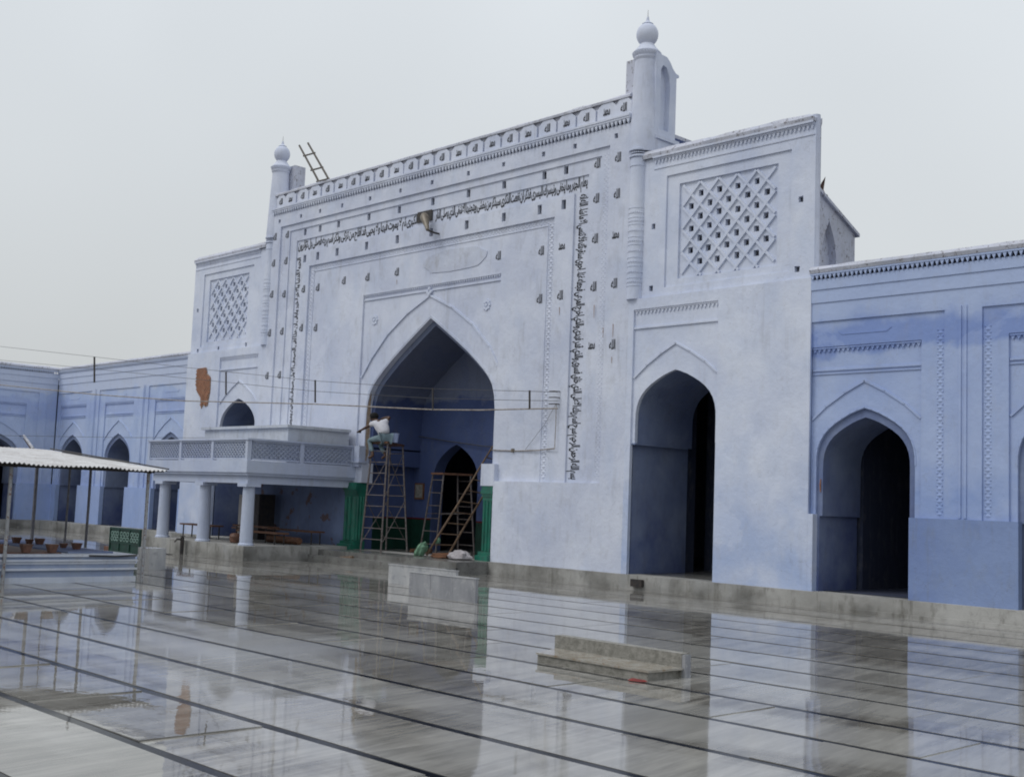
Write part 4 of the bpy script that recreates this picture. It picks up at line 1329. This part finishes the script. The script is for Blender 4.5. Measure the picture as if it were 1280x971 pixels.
# the painter: sits on the front left corner of the plank, leaning left, one arm out to the arch edge
per = thing('person', 'barefoot man in a white shirt crouched on the scaffold painting the arch edge', 'person', (-22.8, 17.75, 2.92))
V = Vector
pel = V((-22.74, 17.62, 3.03)); spi = V((-22.80, 17.62, 3.16)); che = V((-22.90, 17.62, 3.32)); nek = V((-23.04, 17.60, 3.41)); hed = V((-23.17, 17.58, 3.47)); crn = V((-23.24, 17.57, 3.55))
shL = V((-23.03, 17.50, 3.36)); elL = V((-23.30, 17.48, 3.26)); wrL = V((-23.55, 17.52, 3.20)); paL = V((-23.63, 17.53, 3.18))
shR = V((-22.92, 17.75, 3.39)); elR = V((-22.84, 17.82, 3.52)); wrR = V((-23.02, 17.78, 3.50)); paR = V((-23.10, 17.77, 3.47))
hpL = V((-22.78, 17.54, 3.00)); knL = V((-23.20, 17.50, 2.95)); anL = V((-23.03, 17.52, 2.58)); toL = V((-23.20, 17.50, 2.52))
hpR = V((-22.74, 17.72, 3.00)); knR = V((-23.08, 17.74, 2.86)); anR = V((-22.78, 17.70, 2.58)); toR = V((-22.93, 17.70, 2.52))
vv = [pel, spi, che, nek, hed, crn, shL, elL, wrL, paL, shR, elR, wrR, paR, hpL, knL, anL, toL, hpR, knR, anR, toR]
ee = [(0, 1), (1, 2), (2, 3), (3, 4), (4, 5), (2, 6), (6, 7), (7, 8), (8, 9), (2, 10), (10, 11), (11, 12), (12, 13), (0, 14), (14, 15), (15, 16), (16, 17), (0, 18), (18, 19), (19, 20), (20, 21)]
rad = [.12, .11, .12, .05, .085, .07, .055, .038, .025, .033, .055, .038, .025, .033, .075, .05, .034, .03, .075, .05, .034, .03]
def fingers(palm, dirv, side, vv, ee, rad, pi):
    dirv = dirv.normalized(); side = side.normalized(); dn = dirv.cross(side).normalized()
    for k, (o_, ln) in enumerate(((-.026, .06), (-.009, .07), (.009, .066), (.026, .052))):
        i0 = len(vv)
        vv += [palm+dirv*.03+side*o_, palm+dirv*(.03+ln*.5)+side*o_*1.15+dn*.01, palm+dirv*(.03+ln*.9)+side*o_*1.15+dn*.028]
        ee += [(pi, i0), (i0, i0+1), (i0+1, i0+2)]; rad += [.009, .0085, .0075]
    i0 = len(vv)
    vv += [palm+side*.032+dirv*.005, palm+side*.045+dirv*.04+dn*.01]
    ee += [(pi, i0), (i0, i0+1)]; rad += [.010, .008]
fingers(paL, V((-1, 0, -.2)), V((0, 1, 0)), vv, ee, rad, 9)
fingers(paR, V((-1, 0, -.3)), V((0, 1, .2)), vv, ee, rad, 13)
body = skin_mesh('body', vv, ee, rad, M['skin'], per)
skin_mesh('shirt', [pel+V((0, 0, .04)), spi, che, nek-V((-.03, 0, .03)), shL, shL.lerp(elL, .55), shR, shR.lerp(elR, .6)], [(0, 1), (1, 2), (2, 3), (2, 4), (4, 5), (2, 6), (6, 7)], [(.145, .15), (.14, .145), (.145, .15), .065, .075, .062, .075, .062], M['shirt'], per)
skin_mesh('trousers', [pel-V((0, 0, .01)), hpL, knL, knL.lerp(anL, .8), hpR, knR, knR.lerp(anR, .8)], [(0, 1), (1, 2), (2, 3), (0, 4), (4, 5), (5, 6)], [.135, .09, .068, .05, .09, .068, .05], M['trousers'], per)
hr = MB()
hc = hed+V((.02, 0, .055))
for i in range(7):
    for k in range(14):
        pass
hr.lathe([(.002, -.02), (.075, -.03), (.104, .01), (.108, .05), (.092, .09), (.055, .118), (.004, .128)], hc-V((0, 0, .03)), 18)
hr.build('hair', M['hair'], per)
fc = MB()
fdir = V((-1, -.25, -.25)).normalized()
for s_ in (-1, 1):
    q_ = hed+fdir*.082+V((0, .03*s_, .015)); fc.box(q_.x-.006, q_.x+.006, q_.y-.01, q_.y+.01, q_.z-.005, q_.z+.005)
fc.build('eyes', M['hair'], per)
fc = MB(); q_ = hed+fdir*.092; fc.hexa([(q_.x, q_.y-.014, q_.z-.02), (q_.x-.02, q_.y, q_.z-.022), (q_.x, q_.y+.014, q_.z-.02), (q_.x+.01, q_.y, q_.z-.02)], [(q_.x, q_.y-.004, q_.z+.02), (q_.x-.004, q_.y, q_.z+.02), (q_.x, q_.y+.004, q_.z+.02), (q_.x+.01, q_.y, q_.z+.02)])
fc.build('nose', M['skin'], per)
m_ = MB(); m_.box(wrL.x-.13, wrL.x-.06, wrL.y-.02, wrL.y+.04, wrL.z-.07, wrL.z-.02)
single(m_, 'sanding_block', M['dark_metal'], 'dark scraper held in the painter\'s outstretched hand', 'scraper')
bk_ = thing('bucket', 'pale blue bucket on the scaffold plank behind the painter', 'bucket', (-22.78, 17.95, 2.915))
m_ = MB(); m_.lathe([(.075, 2.915), (.10, 3.12), (.108, 3.125), (.108, 3.135), (.095, 3.13), (.07, 2.93)], (-22.78, 17.95, 0), 20); m_.build('pail', M['bucket'], bk_)
m_ = MB(); m_.tube([(-22.88, 17.95, 3.12), (-22.85, 17.95, 3.18), (-22.78, 17.95, 3.205), (-22.71, 17.95, 3.18), (-22.68, 17.95, 3.12)], .005, 6); m_.build('handle', M['dark_metal'], bk_)

# sacks and rubble on the porch
def blob(name, c, rx, ry, rz, m, label, cat, seed, amp=.25, tilt=0):
    mb = MB(); n1, n2 = 12, 18
    vs_ = []
    for i in range(n1+1):
        ph = math.pi*i/n1
        for k in range(n2):
            th = 2*math.pi*k/n2
            d = V((math.sin(ph)*math.cos(th), math.sin(ph)*math.sin(th), math.cos(ph)))
            s_ = 1+amp*noise.noise(d*1.8+V((seed, 0, 0)))+amp*.4*noise.noise(d*5+V((seed, 3, 0)))
            z = max(d.z*rz*s_, -rz*.55)
            vs_.append((c[0]+d.x*rx*s_+tilt*z, c[1]+d.y*ry*s_, c[2]+rz*.55+z))
    fs = [(i*n2+k, i*n2+(k+1) % n2, (i+1)*n2+(k+1) % n2, (i+1)*n2+k) for i in range(n1) for k in range(n2)]
    mb.add(vs_, fs)
    return single(mb, name, m, label, cat)
blob('sack', (-21.62, 17.95, .28), .15, .13, .20, M['sack_green'], 'slumped green sack at the foot of the bamboo ladder', 'sack', 1, .3, .5)
blob('sack', (-21.38, 18.25, .58), .07, .07, .09, M['sack_green'], 'small green bundle tied to the ladder above the green sack', 'bundle', 8, .3)
blob('sack', (-20.25, 17.95, .28), .30, .20, .13, M['sack_grey'], 'pale grey sack lying by the right green pilaster', 'sack', 5, .35)
blob('earth_heap', (-20.85, 18.05, .28), .55, .25, .07, M['earth'], 'low heap of brown earth between the ladder and the grey sack', 'heap', 3, .4)
blob('earth_heap', (-23.1, 19.2, .28), .35, .25, .06, M['earth'], 'small brown heap on the porch floor behind the tall scaffold', 'heap', 6, .4)

# ================================================================== floodlight on the inscription band
fl = thing('street_lamp_head', 'brown lamp head hanging over the gap in the top inscription', 'lamp', (-22.35, 18.1, 8.3))
m_ = MB(); m_.box(-22.72, -22.16, 18.27, 18.31, 8.34, 8.60); m_.build('dark_box', M['dark_metal'], fl)
m_ = MB()
d0, d1 = V((-22.28, 18.12, 8.46)), V((-21.72, 17.86, 7.80))
axis = (d1-d0).normalized(); sx_ = axis.orthogonal().normalized(); sy_ = axis.cross(sx_)
prof_ = [(0, .03), (.03, .08), (.10, .11), (.20, .11), (.30, .09), (.42, .065), (.54, .05), (.64, .045), (.66, .02)]
vs_ = []
for (s_, r_) in prof_:
    for k in range(14):
        th = 2*math.pi*k/14
        vs_.append(d0+axis*s_+sx_*r_*math.cos(th)+sy_*r_*math.sin(th))
m_.add(vs_, [(i*14+k, i*14+(k+1) % 14, (i+1)*14+(k+1) % 14, (i+1)*14+k) for i in range(len(prof_)-1) for k in range(14)]+[tuple(range(14)), tuple((len(prof_)-1)*14+k for k in range(14))])
m_.build('shell', M['lamp'], fl)
m_ = MB(); m_.tube([d0+axis*.66, d0+axis*.74+V((0, .2, .02)), (-21.85, 18.27, 7.95)], .025, 8); m_.build('bracket', M['dark_metal'], fl)

# ================================================================== wires, spacer bars, conduit
P1 = V((-17.66, 18.12, 0)); P0 = V((-43.8, 13.9, 0))
def on_wire(px, py, away=0.0):
    """point where the sight line of a photograph pixel meets the vertical plane the wires hang in"""
    d = fw+r2*((px-640)/1500)-u2*((py-485.5)/1500)
    n_ = (P1-P0).cross(V((0, 0, 1))).normalized()
    o_ = V((0, 0, 1.6))
    return o_+d*((P0-o_).dot(n_)/d.dot(n_))
WP = {'top': [(-60, 427), (0, 433), (118, 446), (230, 459), (394, 476), (541, 486), (662, 489), (697, 490)],
      'mid': [(-60, 444), (0, 450), (118, 461), (394, 489), (541, 498), (662, 500.5), (697, 501)],
      'low': [(-60, 476), (0, 481), (118, 493), (230, 501), (394, 505), (541, 512), (600, 512.5), (662, 511), (697, 510.5)]}
for k_, (key, r_, m__, lb) in enumerate((('top', .0055, 'wire', 'topmost thin wire strung across the gateway'), ('mid', .0055, 'wire', 'middle thin wire strung across the gateway'), ('low', .015, 'pole', 'thick pale cable hung lowest across the gateway'))):
    m_ = MB(); m_.tube([on_wire(*p) for p in WP[key]], r_, 6)
    single(m_, 'overhead_cable' if key == 'low' else 'overhead_wire', M[m__], lb, 'cable' if key == 'low' else 'wire')
for (x, ya, yb, lb) in ((118, 446, 478, 'leftmost hanging spacer bar, against the sky'), (282.5, 465, 493, 'spacer bar before the left wing arch'), (394, 475, 503, 'spacer bar above the white box on the balcony'), (541, 485, 512, 'spacer bar in front of the great arch'), (662, 488, 511, 'rightmost spacer bar, right of the great arch')):
    m_ = MB(); m_.tube([on_wire(x, ya), on_wire(x, yb)], .028 if x < 200 else .022, 8)
    single(m_, 'spacer_bar', M['dark_metal'], 'short dark '+lb, 'bar', 'spacer bars on the overhead wires')
cd_ = thing('conduit', 'thin pale conduit pinned to the wall right of the great arch', 'conduit', (-18.5, 18.15, 2.7))
m_ = MB(); m_.tube([(-19.70, 18.29, 2.74), (-18.9, 18.30, 2.72), (-18.2, 18.27, 2.73), (-17.66, 18.20, 2.76)], .013, 6); m_.tube([(-17.66, 18.20, 2.76), (-17.66, 18.21, 3.3), (-17.67, 18.21, 3.72)], .008, 6); m_.build('pipe', M['pole'], cd_)
m_ = MB(); m_.box(-19.06, -19.0, 18.27, 18.32, 2.69, 2.77); m_.build('junction_box', M['lamp'], cd_)
for z in (3.72, 3.86, 3.97+.02):
    m_ = MB(); m_.tube([(-17.80, 18.12, z-.02), (-17.66, 18.14, z-.02), (-17.62, 18.26, z-.02)], .011, 6); m_.build('hook', M['dark_metal'], cd_)
m_ = MB(); m_.tube([(-17.67, 18.2, 3.7), (-18.0, 18.24, 3.3), (-18.62, 18.28, 2.75)], .004, 5)
m_.build('slack_wire', M['wire'], cd_)
m_ = MB(); m_.tube([(-44, 15.2, 3.2), (-36, 17.3, 3.15), (-30, 18.12, 3.12), (-24.9, 18.15, 3.0)], .006, 5)
single(m_, 'overhead_wire', M['wire'], 'thin low wire sagging from the left arcade to the balcony', 'wire')
m_ = MB(); m_.tube([(-24.4, 20.02, 3.22), (-23.2, 20.02, 3.08), (-21.8, 20.02, 2.94), (-19.9, 19.9, 2.9)], .012, 5)
single(m_, 'inner_cable', M['wire'], 'dark cable along the back wall inside the great arch', 'cable')
pic = thing('framed_notice', 'small framed notice on the back wall inside the great arch', 'notice', (-24.3, 20.05, 1.9))
m_ = MB(); m_.box(-24.52, -24.16, 20.06, 20.098, 1.58, 2.0); m_.build('frame', M['wood'], pic)
m_ = MB(); m_.box(-24.48, -24.20, 20.052, 20.06, 1.62, 1.96); m_.build('sheet', M['curb'], pic)

# ================================================================== low marble walls and the curb in the court
for (x0, x1, y, h, lb, m__) in ((-15.74, -14.09, 12.85, .39, 'higher grey marble screen wall standing nearer in the wet courtyard', 'marble_grey'), (-18.02, -16.1, 14.2, .36, 'white marble screen wall just behind and left of the grey one', 'marble_wall')):
    t = thing('marble_screen', lb, 'low wall', ((x0+x1)/2, y, 0), group='low marble screen walls before the gateway')
    n_ = 3
    for i in range(n_):
        a = x0+(x1-x0)*i/n_; b = x0+(x1-x0)*(i+1)/n_
        m_ = MB(); m_.box(a+.002, b-.002, y+random.uniform(0, .003), y+.06, -.02, h-.02); m_.build('panel', M[m__], t)
    m_ = MB(); m_.box(x0-.01, x1+.01, y-.008, y+.068, h-.02, h); m_.build('cap', M['marble_wall'], t)
cb_ = thing('curb_seat', 'low mossy cement curb with a slab step in the middle of the wet court', 'curb', (-8, 9.2, 0))
m_ = MB(); m_.box(-8.90, -7.22, 9.28, 9.40, -.02, .225); m_.build('upright', M['curb'], cb_)
m_ = MB(); m_.box(-8.69, -7.25, 8.815, 9.275, -.02, .075); m_.build('base', M['curb'], cb_)
m_ = MB(); m_.hexa([(-8.70, 8.80, .075), (-7.23, 8.80, .075), (-7.20, 9.276, .075), (-8.86, 9.276, .075)], [(-8.70, 8.80, .095), (-7.23, 8.80, .095), (-7.20, 9.276, .095), (-8.86, 9.276, .095)]); m_.build('slab', M['curb_top'], cb_)
m_ = MB(); m_.box(-7.22, -7.18, 9.285, 9.375, -.02, .215); m_.build('end_stone', M['marble_grey'], cb_)
m_ = MB(); m_.hexa([(-7.36, 8.66, .004), (-7.22, 8.68, .004), (-7.20, 8.76, .004), (-7.38, 8.74, .004)], [(-7.34, 8.67, .018), (-7.23, 8.69, .012), (-7.22, 8.75, .016), (-7.36, 8.73, .02)])
single(m_, 'red_scrap', M['red_cloth'], 'small red scrap on the wet floor before the mossy curb', 'scrap')

# ================================================================== ABLUTION SHELTER at the left
tank = thing('ablution_tank', 'low moulded white and blue ablution tank wall under the tin shelter', 'tank', (-21.7, 7.0, 0))
TX0, TX1, TY0, TY1 = -24.1, -19.42, 1.0, 9.82
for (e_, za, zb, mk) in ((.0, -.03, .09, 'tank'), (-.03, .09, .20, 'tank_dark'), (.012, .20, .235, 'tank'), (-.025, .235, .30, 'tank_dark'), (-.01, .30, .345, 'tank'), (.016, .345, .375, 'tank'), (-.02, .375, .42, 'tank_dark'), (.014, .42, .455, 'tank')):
    m_ = MB(); m_.box(TX0-e_, TX1+e_, TY0-e_, TY1+e_, za, zb)
    m_.build('moulded_course', M[mk], tank)
m_ = MB(); m_.box(TX0+.25, TX1-.3, TY0+.25, TY1-1.2, .455, .475); m_.build('brown_ledge', M['terra'], tank)
m_ = MB(); m_.tube([(TX1+.03, 8.95, .44), (TX1+.06, 9.4, .43), (TX1+.03, 9.80, .445)], .014, 6); m_.build('hose', M['dark_metal'], tank)
m_ = MB(); m_.box(TX0+.3, TX1-.35, 8.75, 9.55, .456, .485); m_.build('blue_rim', M['jamb'], tank)
def seat_mesh():
    q = MB(); q.hexa([(-.10, -.10, 0), (.10, -.10, 0), (.10, .10, 0), (-.10, .10, 0)], [(-.16, -.16, .15), (.16, -.16, .15), (.16, .16, .15), (-.16, .16, .15)])
    q.hexa([(-.165, -.165, .15), (.165, -.165, .15), (.165, .165, .15), (-.165, .165, .15)], [(-.165, -.165, .175), (.165, -.165, .175), (.165, .165, .175), (-.165, .165, .175)])
    return q.mesh('stone_seat', M['terra'])
sme = seat_mesh()
seat_pos = [(-19.72, 7.62, .62, 'brown tapered stool at the shelter\'s front post'), (-19.72, 8.02, .62, 'brown tapered stool in the middle of the front row'), (-19.72, 8.45, .62, 'brown tapered stool at the right end of the front row'),
            (-22.6, 9.0, .55, 'leftmost brown tapered stool of the back row'), (-22.3, 9.12, .45, 'darker stool second in the back row'), (-22.15, 9.25, .55, 'stool third in the back row, next to a grey post'), (-20.95, 9.18, .42, 'smallest stool, fourth in the back row'), (-20.5, 9.22, .55, 'rightmost stool of the back row, nearest the far corner')]
for x, y, s_, lb in seat_pos:
    o = place(sme, 'stone_stool', None, (x, y, .475)); o.scale = (s_*.8, s_*.8, s_*1.25); tag(o, lb, 'stool', 'brown stools on the ablution tank')
sh = thing('tin_shelter', 'corrugated tin shelter on rusty posts at the left edge', 'shelter', (-21.5, 7, 0))
for (x, y, r_, z0_, z1_, m__, lean) in ((-19.38, 7.55, .030, 0, 1.86, 'rust_post', .0), (-19.36, 9.90, .030, 0, 1.88, 'rust_post', 0), (-21.55, 9.86, .026, .4, 2.05, 'grey_post', 0), (-22.5, 9.88, .022, .4, 2.14, 'grey_post', 0), (-24.05, 9.88, .035, .0, 2.25, 'grey_post', 0), (-24.0, 7.6, .028, .0, 2.25, 'grey_post', 0), (-19.38, 5.0, .030, 0, 1.86, 'rust_post', 0)):
    m_ = MB(); m_.tube([(x, y, z0_), (x+.01, y, (z0_+z1_)/2), (x, y, z1_)], r_, 8); m_.build('post', M[m__], sh)
m_ = MB()
m_.tube([(-19.35, 1.5, 1.86), (-19.35, 10.0, 1.88)], .022, 6); m_.tube([(-23.8, 1.5, 2.24), (-23.8, 10.0, 2.24)], .022, 6)
for y in (2, 5, 7.6, 9.9): m_.tube([(-19.3, y, 1.86), (-23.8, y, 2.23)], .02, 6)
m_.build('roof_frame', M['dark_metal'], sh)
def sheet(y0, y1, dz, drop):
    q = MB(); nn = int((y1-y0)/.0095)
    xs_ = [-19.05-drop, -20.6, -22.2, -23.9]
    vs_ = []
    for j, x in enumerate(xs_):
        for i in range(nn+1):
            y = y0+(y1-y0)*i/nn
            base = 1.905+(-19.05-x)*(2.27-1.905)/(4.85)
            sag = .012*noise.noise(V((x*.8, y*1.3, 2)))*2
            vs_.append((x, y, base+dz+sag+.014*math.sin(2*math.pi*y/.076)))
    top = len(vs_)
    vs2 = [(a, b, c-.004) for a, b, c in vs_]
    fs = []
    w_ = nn+1
    for j in range(len(xs_)-1):
        for i in range(nn):
            a = j*w_+i
            fs.append((a, a+1, a+1+w_, a+w_)); fs.append((a+top+w_, a+top+w_+1, a+top+1, a+top))
    for i in range(nn):
        fs.append((i, i+top, i+top+1, i+1))
    for j in range(len(xs_)-1):
        a = j*w_+nn; fs.append((a, a+top, a+top+w_, a+w_))
    q.add(vs_+vs2, fs)
    return q
ln_ = MB()
ln_.hexa([(-19.12, 2.0, 1.872), (-19.12, 10.06, 1.872), (-23.88, 10.06, 2.235), (-23.88, 2.0, 2.235)], [(-19.12, 2.0, 1.884), (-19.12, 10.06, 1.884), (-23.88, 10.06, 2.247), (-23.88, 2.0, 2.247)])
ln_.build('dark_underside_sheet', M['roof_underside'], sh)  # dark sheet added to darken the roof's underside and its floor reflection
y = 10.08; k_ = 0
while y > 2.0:
    sheet(y-.86, y, .006*(k_ % 2), random.uniform(-.05, .04)).build('roof_sheet', M['roof_sheet'], sh)
    y -= .80; k_ += 1
m_ = MB(); m_.tube([(-23.9, 10.06, 2.31), (-21.5, 10.09, 2.125), (-19.0, 10.08, 1.935)], .013, 6); m_.tube([(-22.6, 9.75, 2.215), (-21.2, 9.8, 2.11), (-19.9, 10.0, 2.02)], .010, 6)
single(m_, 'loose_cable', M['dark_metal'], 'black cable lying along the right edge of the tin roof', 'cable')
# hanging bundle at the left edge of the shelter
q = thing('hanging_plant', 'dry brown-green plant hanging under the tin roof at the left edge', 'plant', (-19.9, 7.3, 1.2))
lf = MB()
for k in range(160):
    c = V((-19.95+random.gauss(0, .10), 7.22+random.gauss(0, .11), 1.42+random.gauss(0, .14)))
    a = V((random.uniform(-1, 1), random.uniform(-1, 1), random.uniform(-1, 1))).normalized()*.06
    b = a.orthogonal().normalized()*.025
    lf.add([c-a, c+b, c+a, c-b], [(0, 1, 2, 3)])
lf.build('leaves', M['leafy'], q, kind='stuff')
m_ = MB(); m_.tube([(-19.95, 7.22, 1.35), (-19.93, 7.24, 1.62), (-19.95, 7.22, 1.92)], .012, 5); m_.build('stem', M['bamboo'], q)
# pier beyond the tank, green panel, tube lights
m_ = MB(); m_.box(-22.52, -22.03, 11.4, 11.75, -.02, .42)
single(m_, 'marble_pier', M['marble_wall'], 'short pale marble pier just right of the ablution tank', 'pier')
gb = thing('green_board', 'low dark green lettered panel on the wet floor beyond the tank', 'board', (-26.6, 13.0, 0))
gy = 12.9
m_ = MB(); m_.box(-26.90, -25.45, gy, gy+.05, .10, .66); m_.build('panel', M['green_panel'], gb)
m_ = MB()
for z in (.10, .30, .62): m_.box(-26.92, -25.43, gy-.02, gy+.0, z, z+.035)
for x in (-26.92, -26.45, -25.93, -25.46): m_.box(x, x+.035, gy-.022, gy+.0, .0, .66)
m_.build('frame', M['green_panel'], gb)
for (a, b) in ((-26.86, -26.47), (-26.42, -25.95), (-25.90, -25.48)):
    m_ = MB()
    for k in range(3):
        xc = a+(b-a)*(k+.5)/3
        for zc in (.40, .52):
            m_.strip([(xc+.055*math.cos(R(q)), zc+.045*math.sin(R(q))) for q in range(0, 331, 30)], .016, gy-.012, gy-.001, True)
    m_.build('scroll_ornament', M['board_text'], gb, kind='stuff')
m_ = MB(); m_.box(-27.2, -26.95, 12.9, 13.1, 0, .2)
single(m_, 'clay_pot', M['terra'], 'small brown block left of the green panel', 'block')
for (p, q_, lb) in ((on_wire(45, 543), on_wire(64, 558), 'short white tube lamp on a bracket below the left wires'),):
    t = thing('tube_lamp', lb, 'lamp', (-42.5, 17.0, 3.0))
    a, b = V((-43.0, 17.1, 3.28)), V((-42.1, 17.1, 2.82))
    m_ = MB(); m_.tube([a, b], .05, 8); m_.build('tube', M['tube_glass'], t)
    m_ = MB(); m_.tube([a+V((.05, .02, -.09)), b+V((0, .02, -.09))], .045, 6); m_.build('housing', M['wood'], t)
    m_ = MB(); m_.tube([a, V((-43.85, 17.3, 3.3))], .02, 6); m_.build('bracket', M['grey_post'], t)
# bird on the sloping buttress
bd_ = thing('bird', 'small brown bird perched on the sloping buttress', 'bird', (-11.78, 18.95, 7.40))
skin_mesh('body', [V((-11.78, 18.93, 7.49)), V((-11.78, 18.85, 7.53)), V((-11.78, 18.79, 7.59)), V((-11.78, 18.76, 7.61)), V((-11.78, 19.03, 7.45)), V((-11.78, 19.15, 7.46))], [(0, 1), (1, 2), (2, 3), (0, 4), (4, 5)], [.05, .045, .028, .012, .035, .014], M['bird'], bd_, 1)
m_ = MB()
m_.add([(-11.76, 18.85, 7.57), (-11.76, 18.97, 7.51), (-11.67, 18.89, 7.75), (-11.73, 18.85, 7.63)], [(0, 1, 2), (0, 2, 3), (0, 3, 1), (1, 3, 2)])
m_.build('wing', M['bird'], bd_)
m_ = MB()
for y in (18.89, 18.93): m_.tube([(-11.78, y, 7.48), (-11.78, y, 7.41)], .006, 5)
m_.build('legs', M['dark_metal'], bd_)
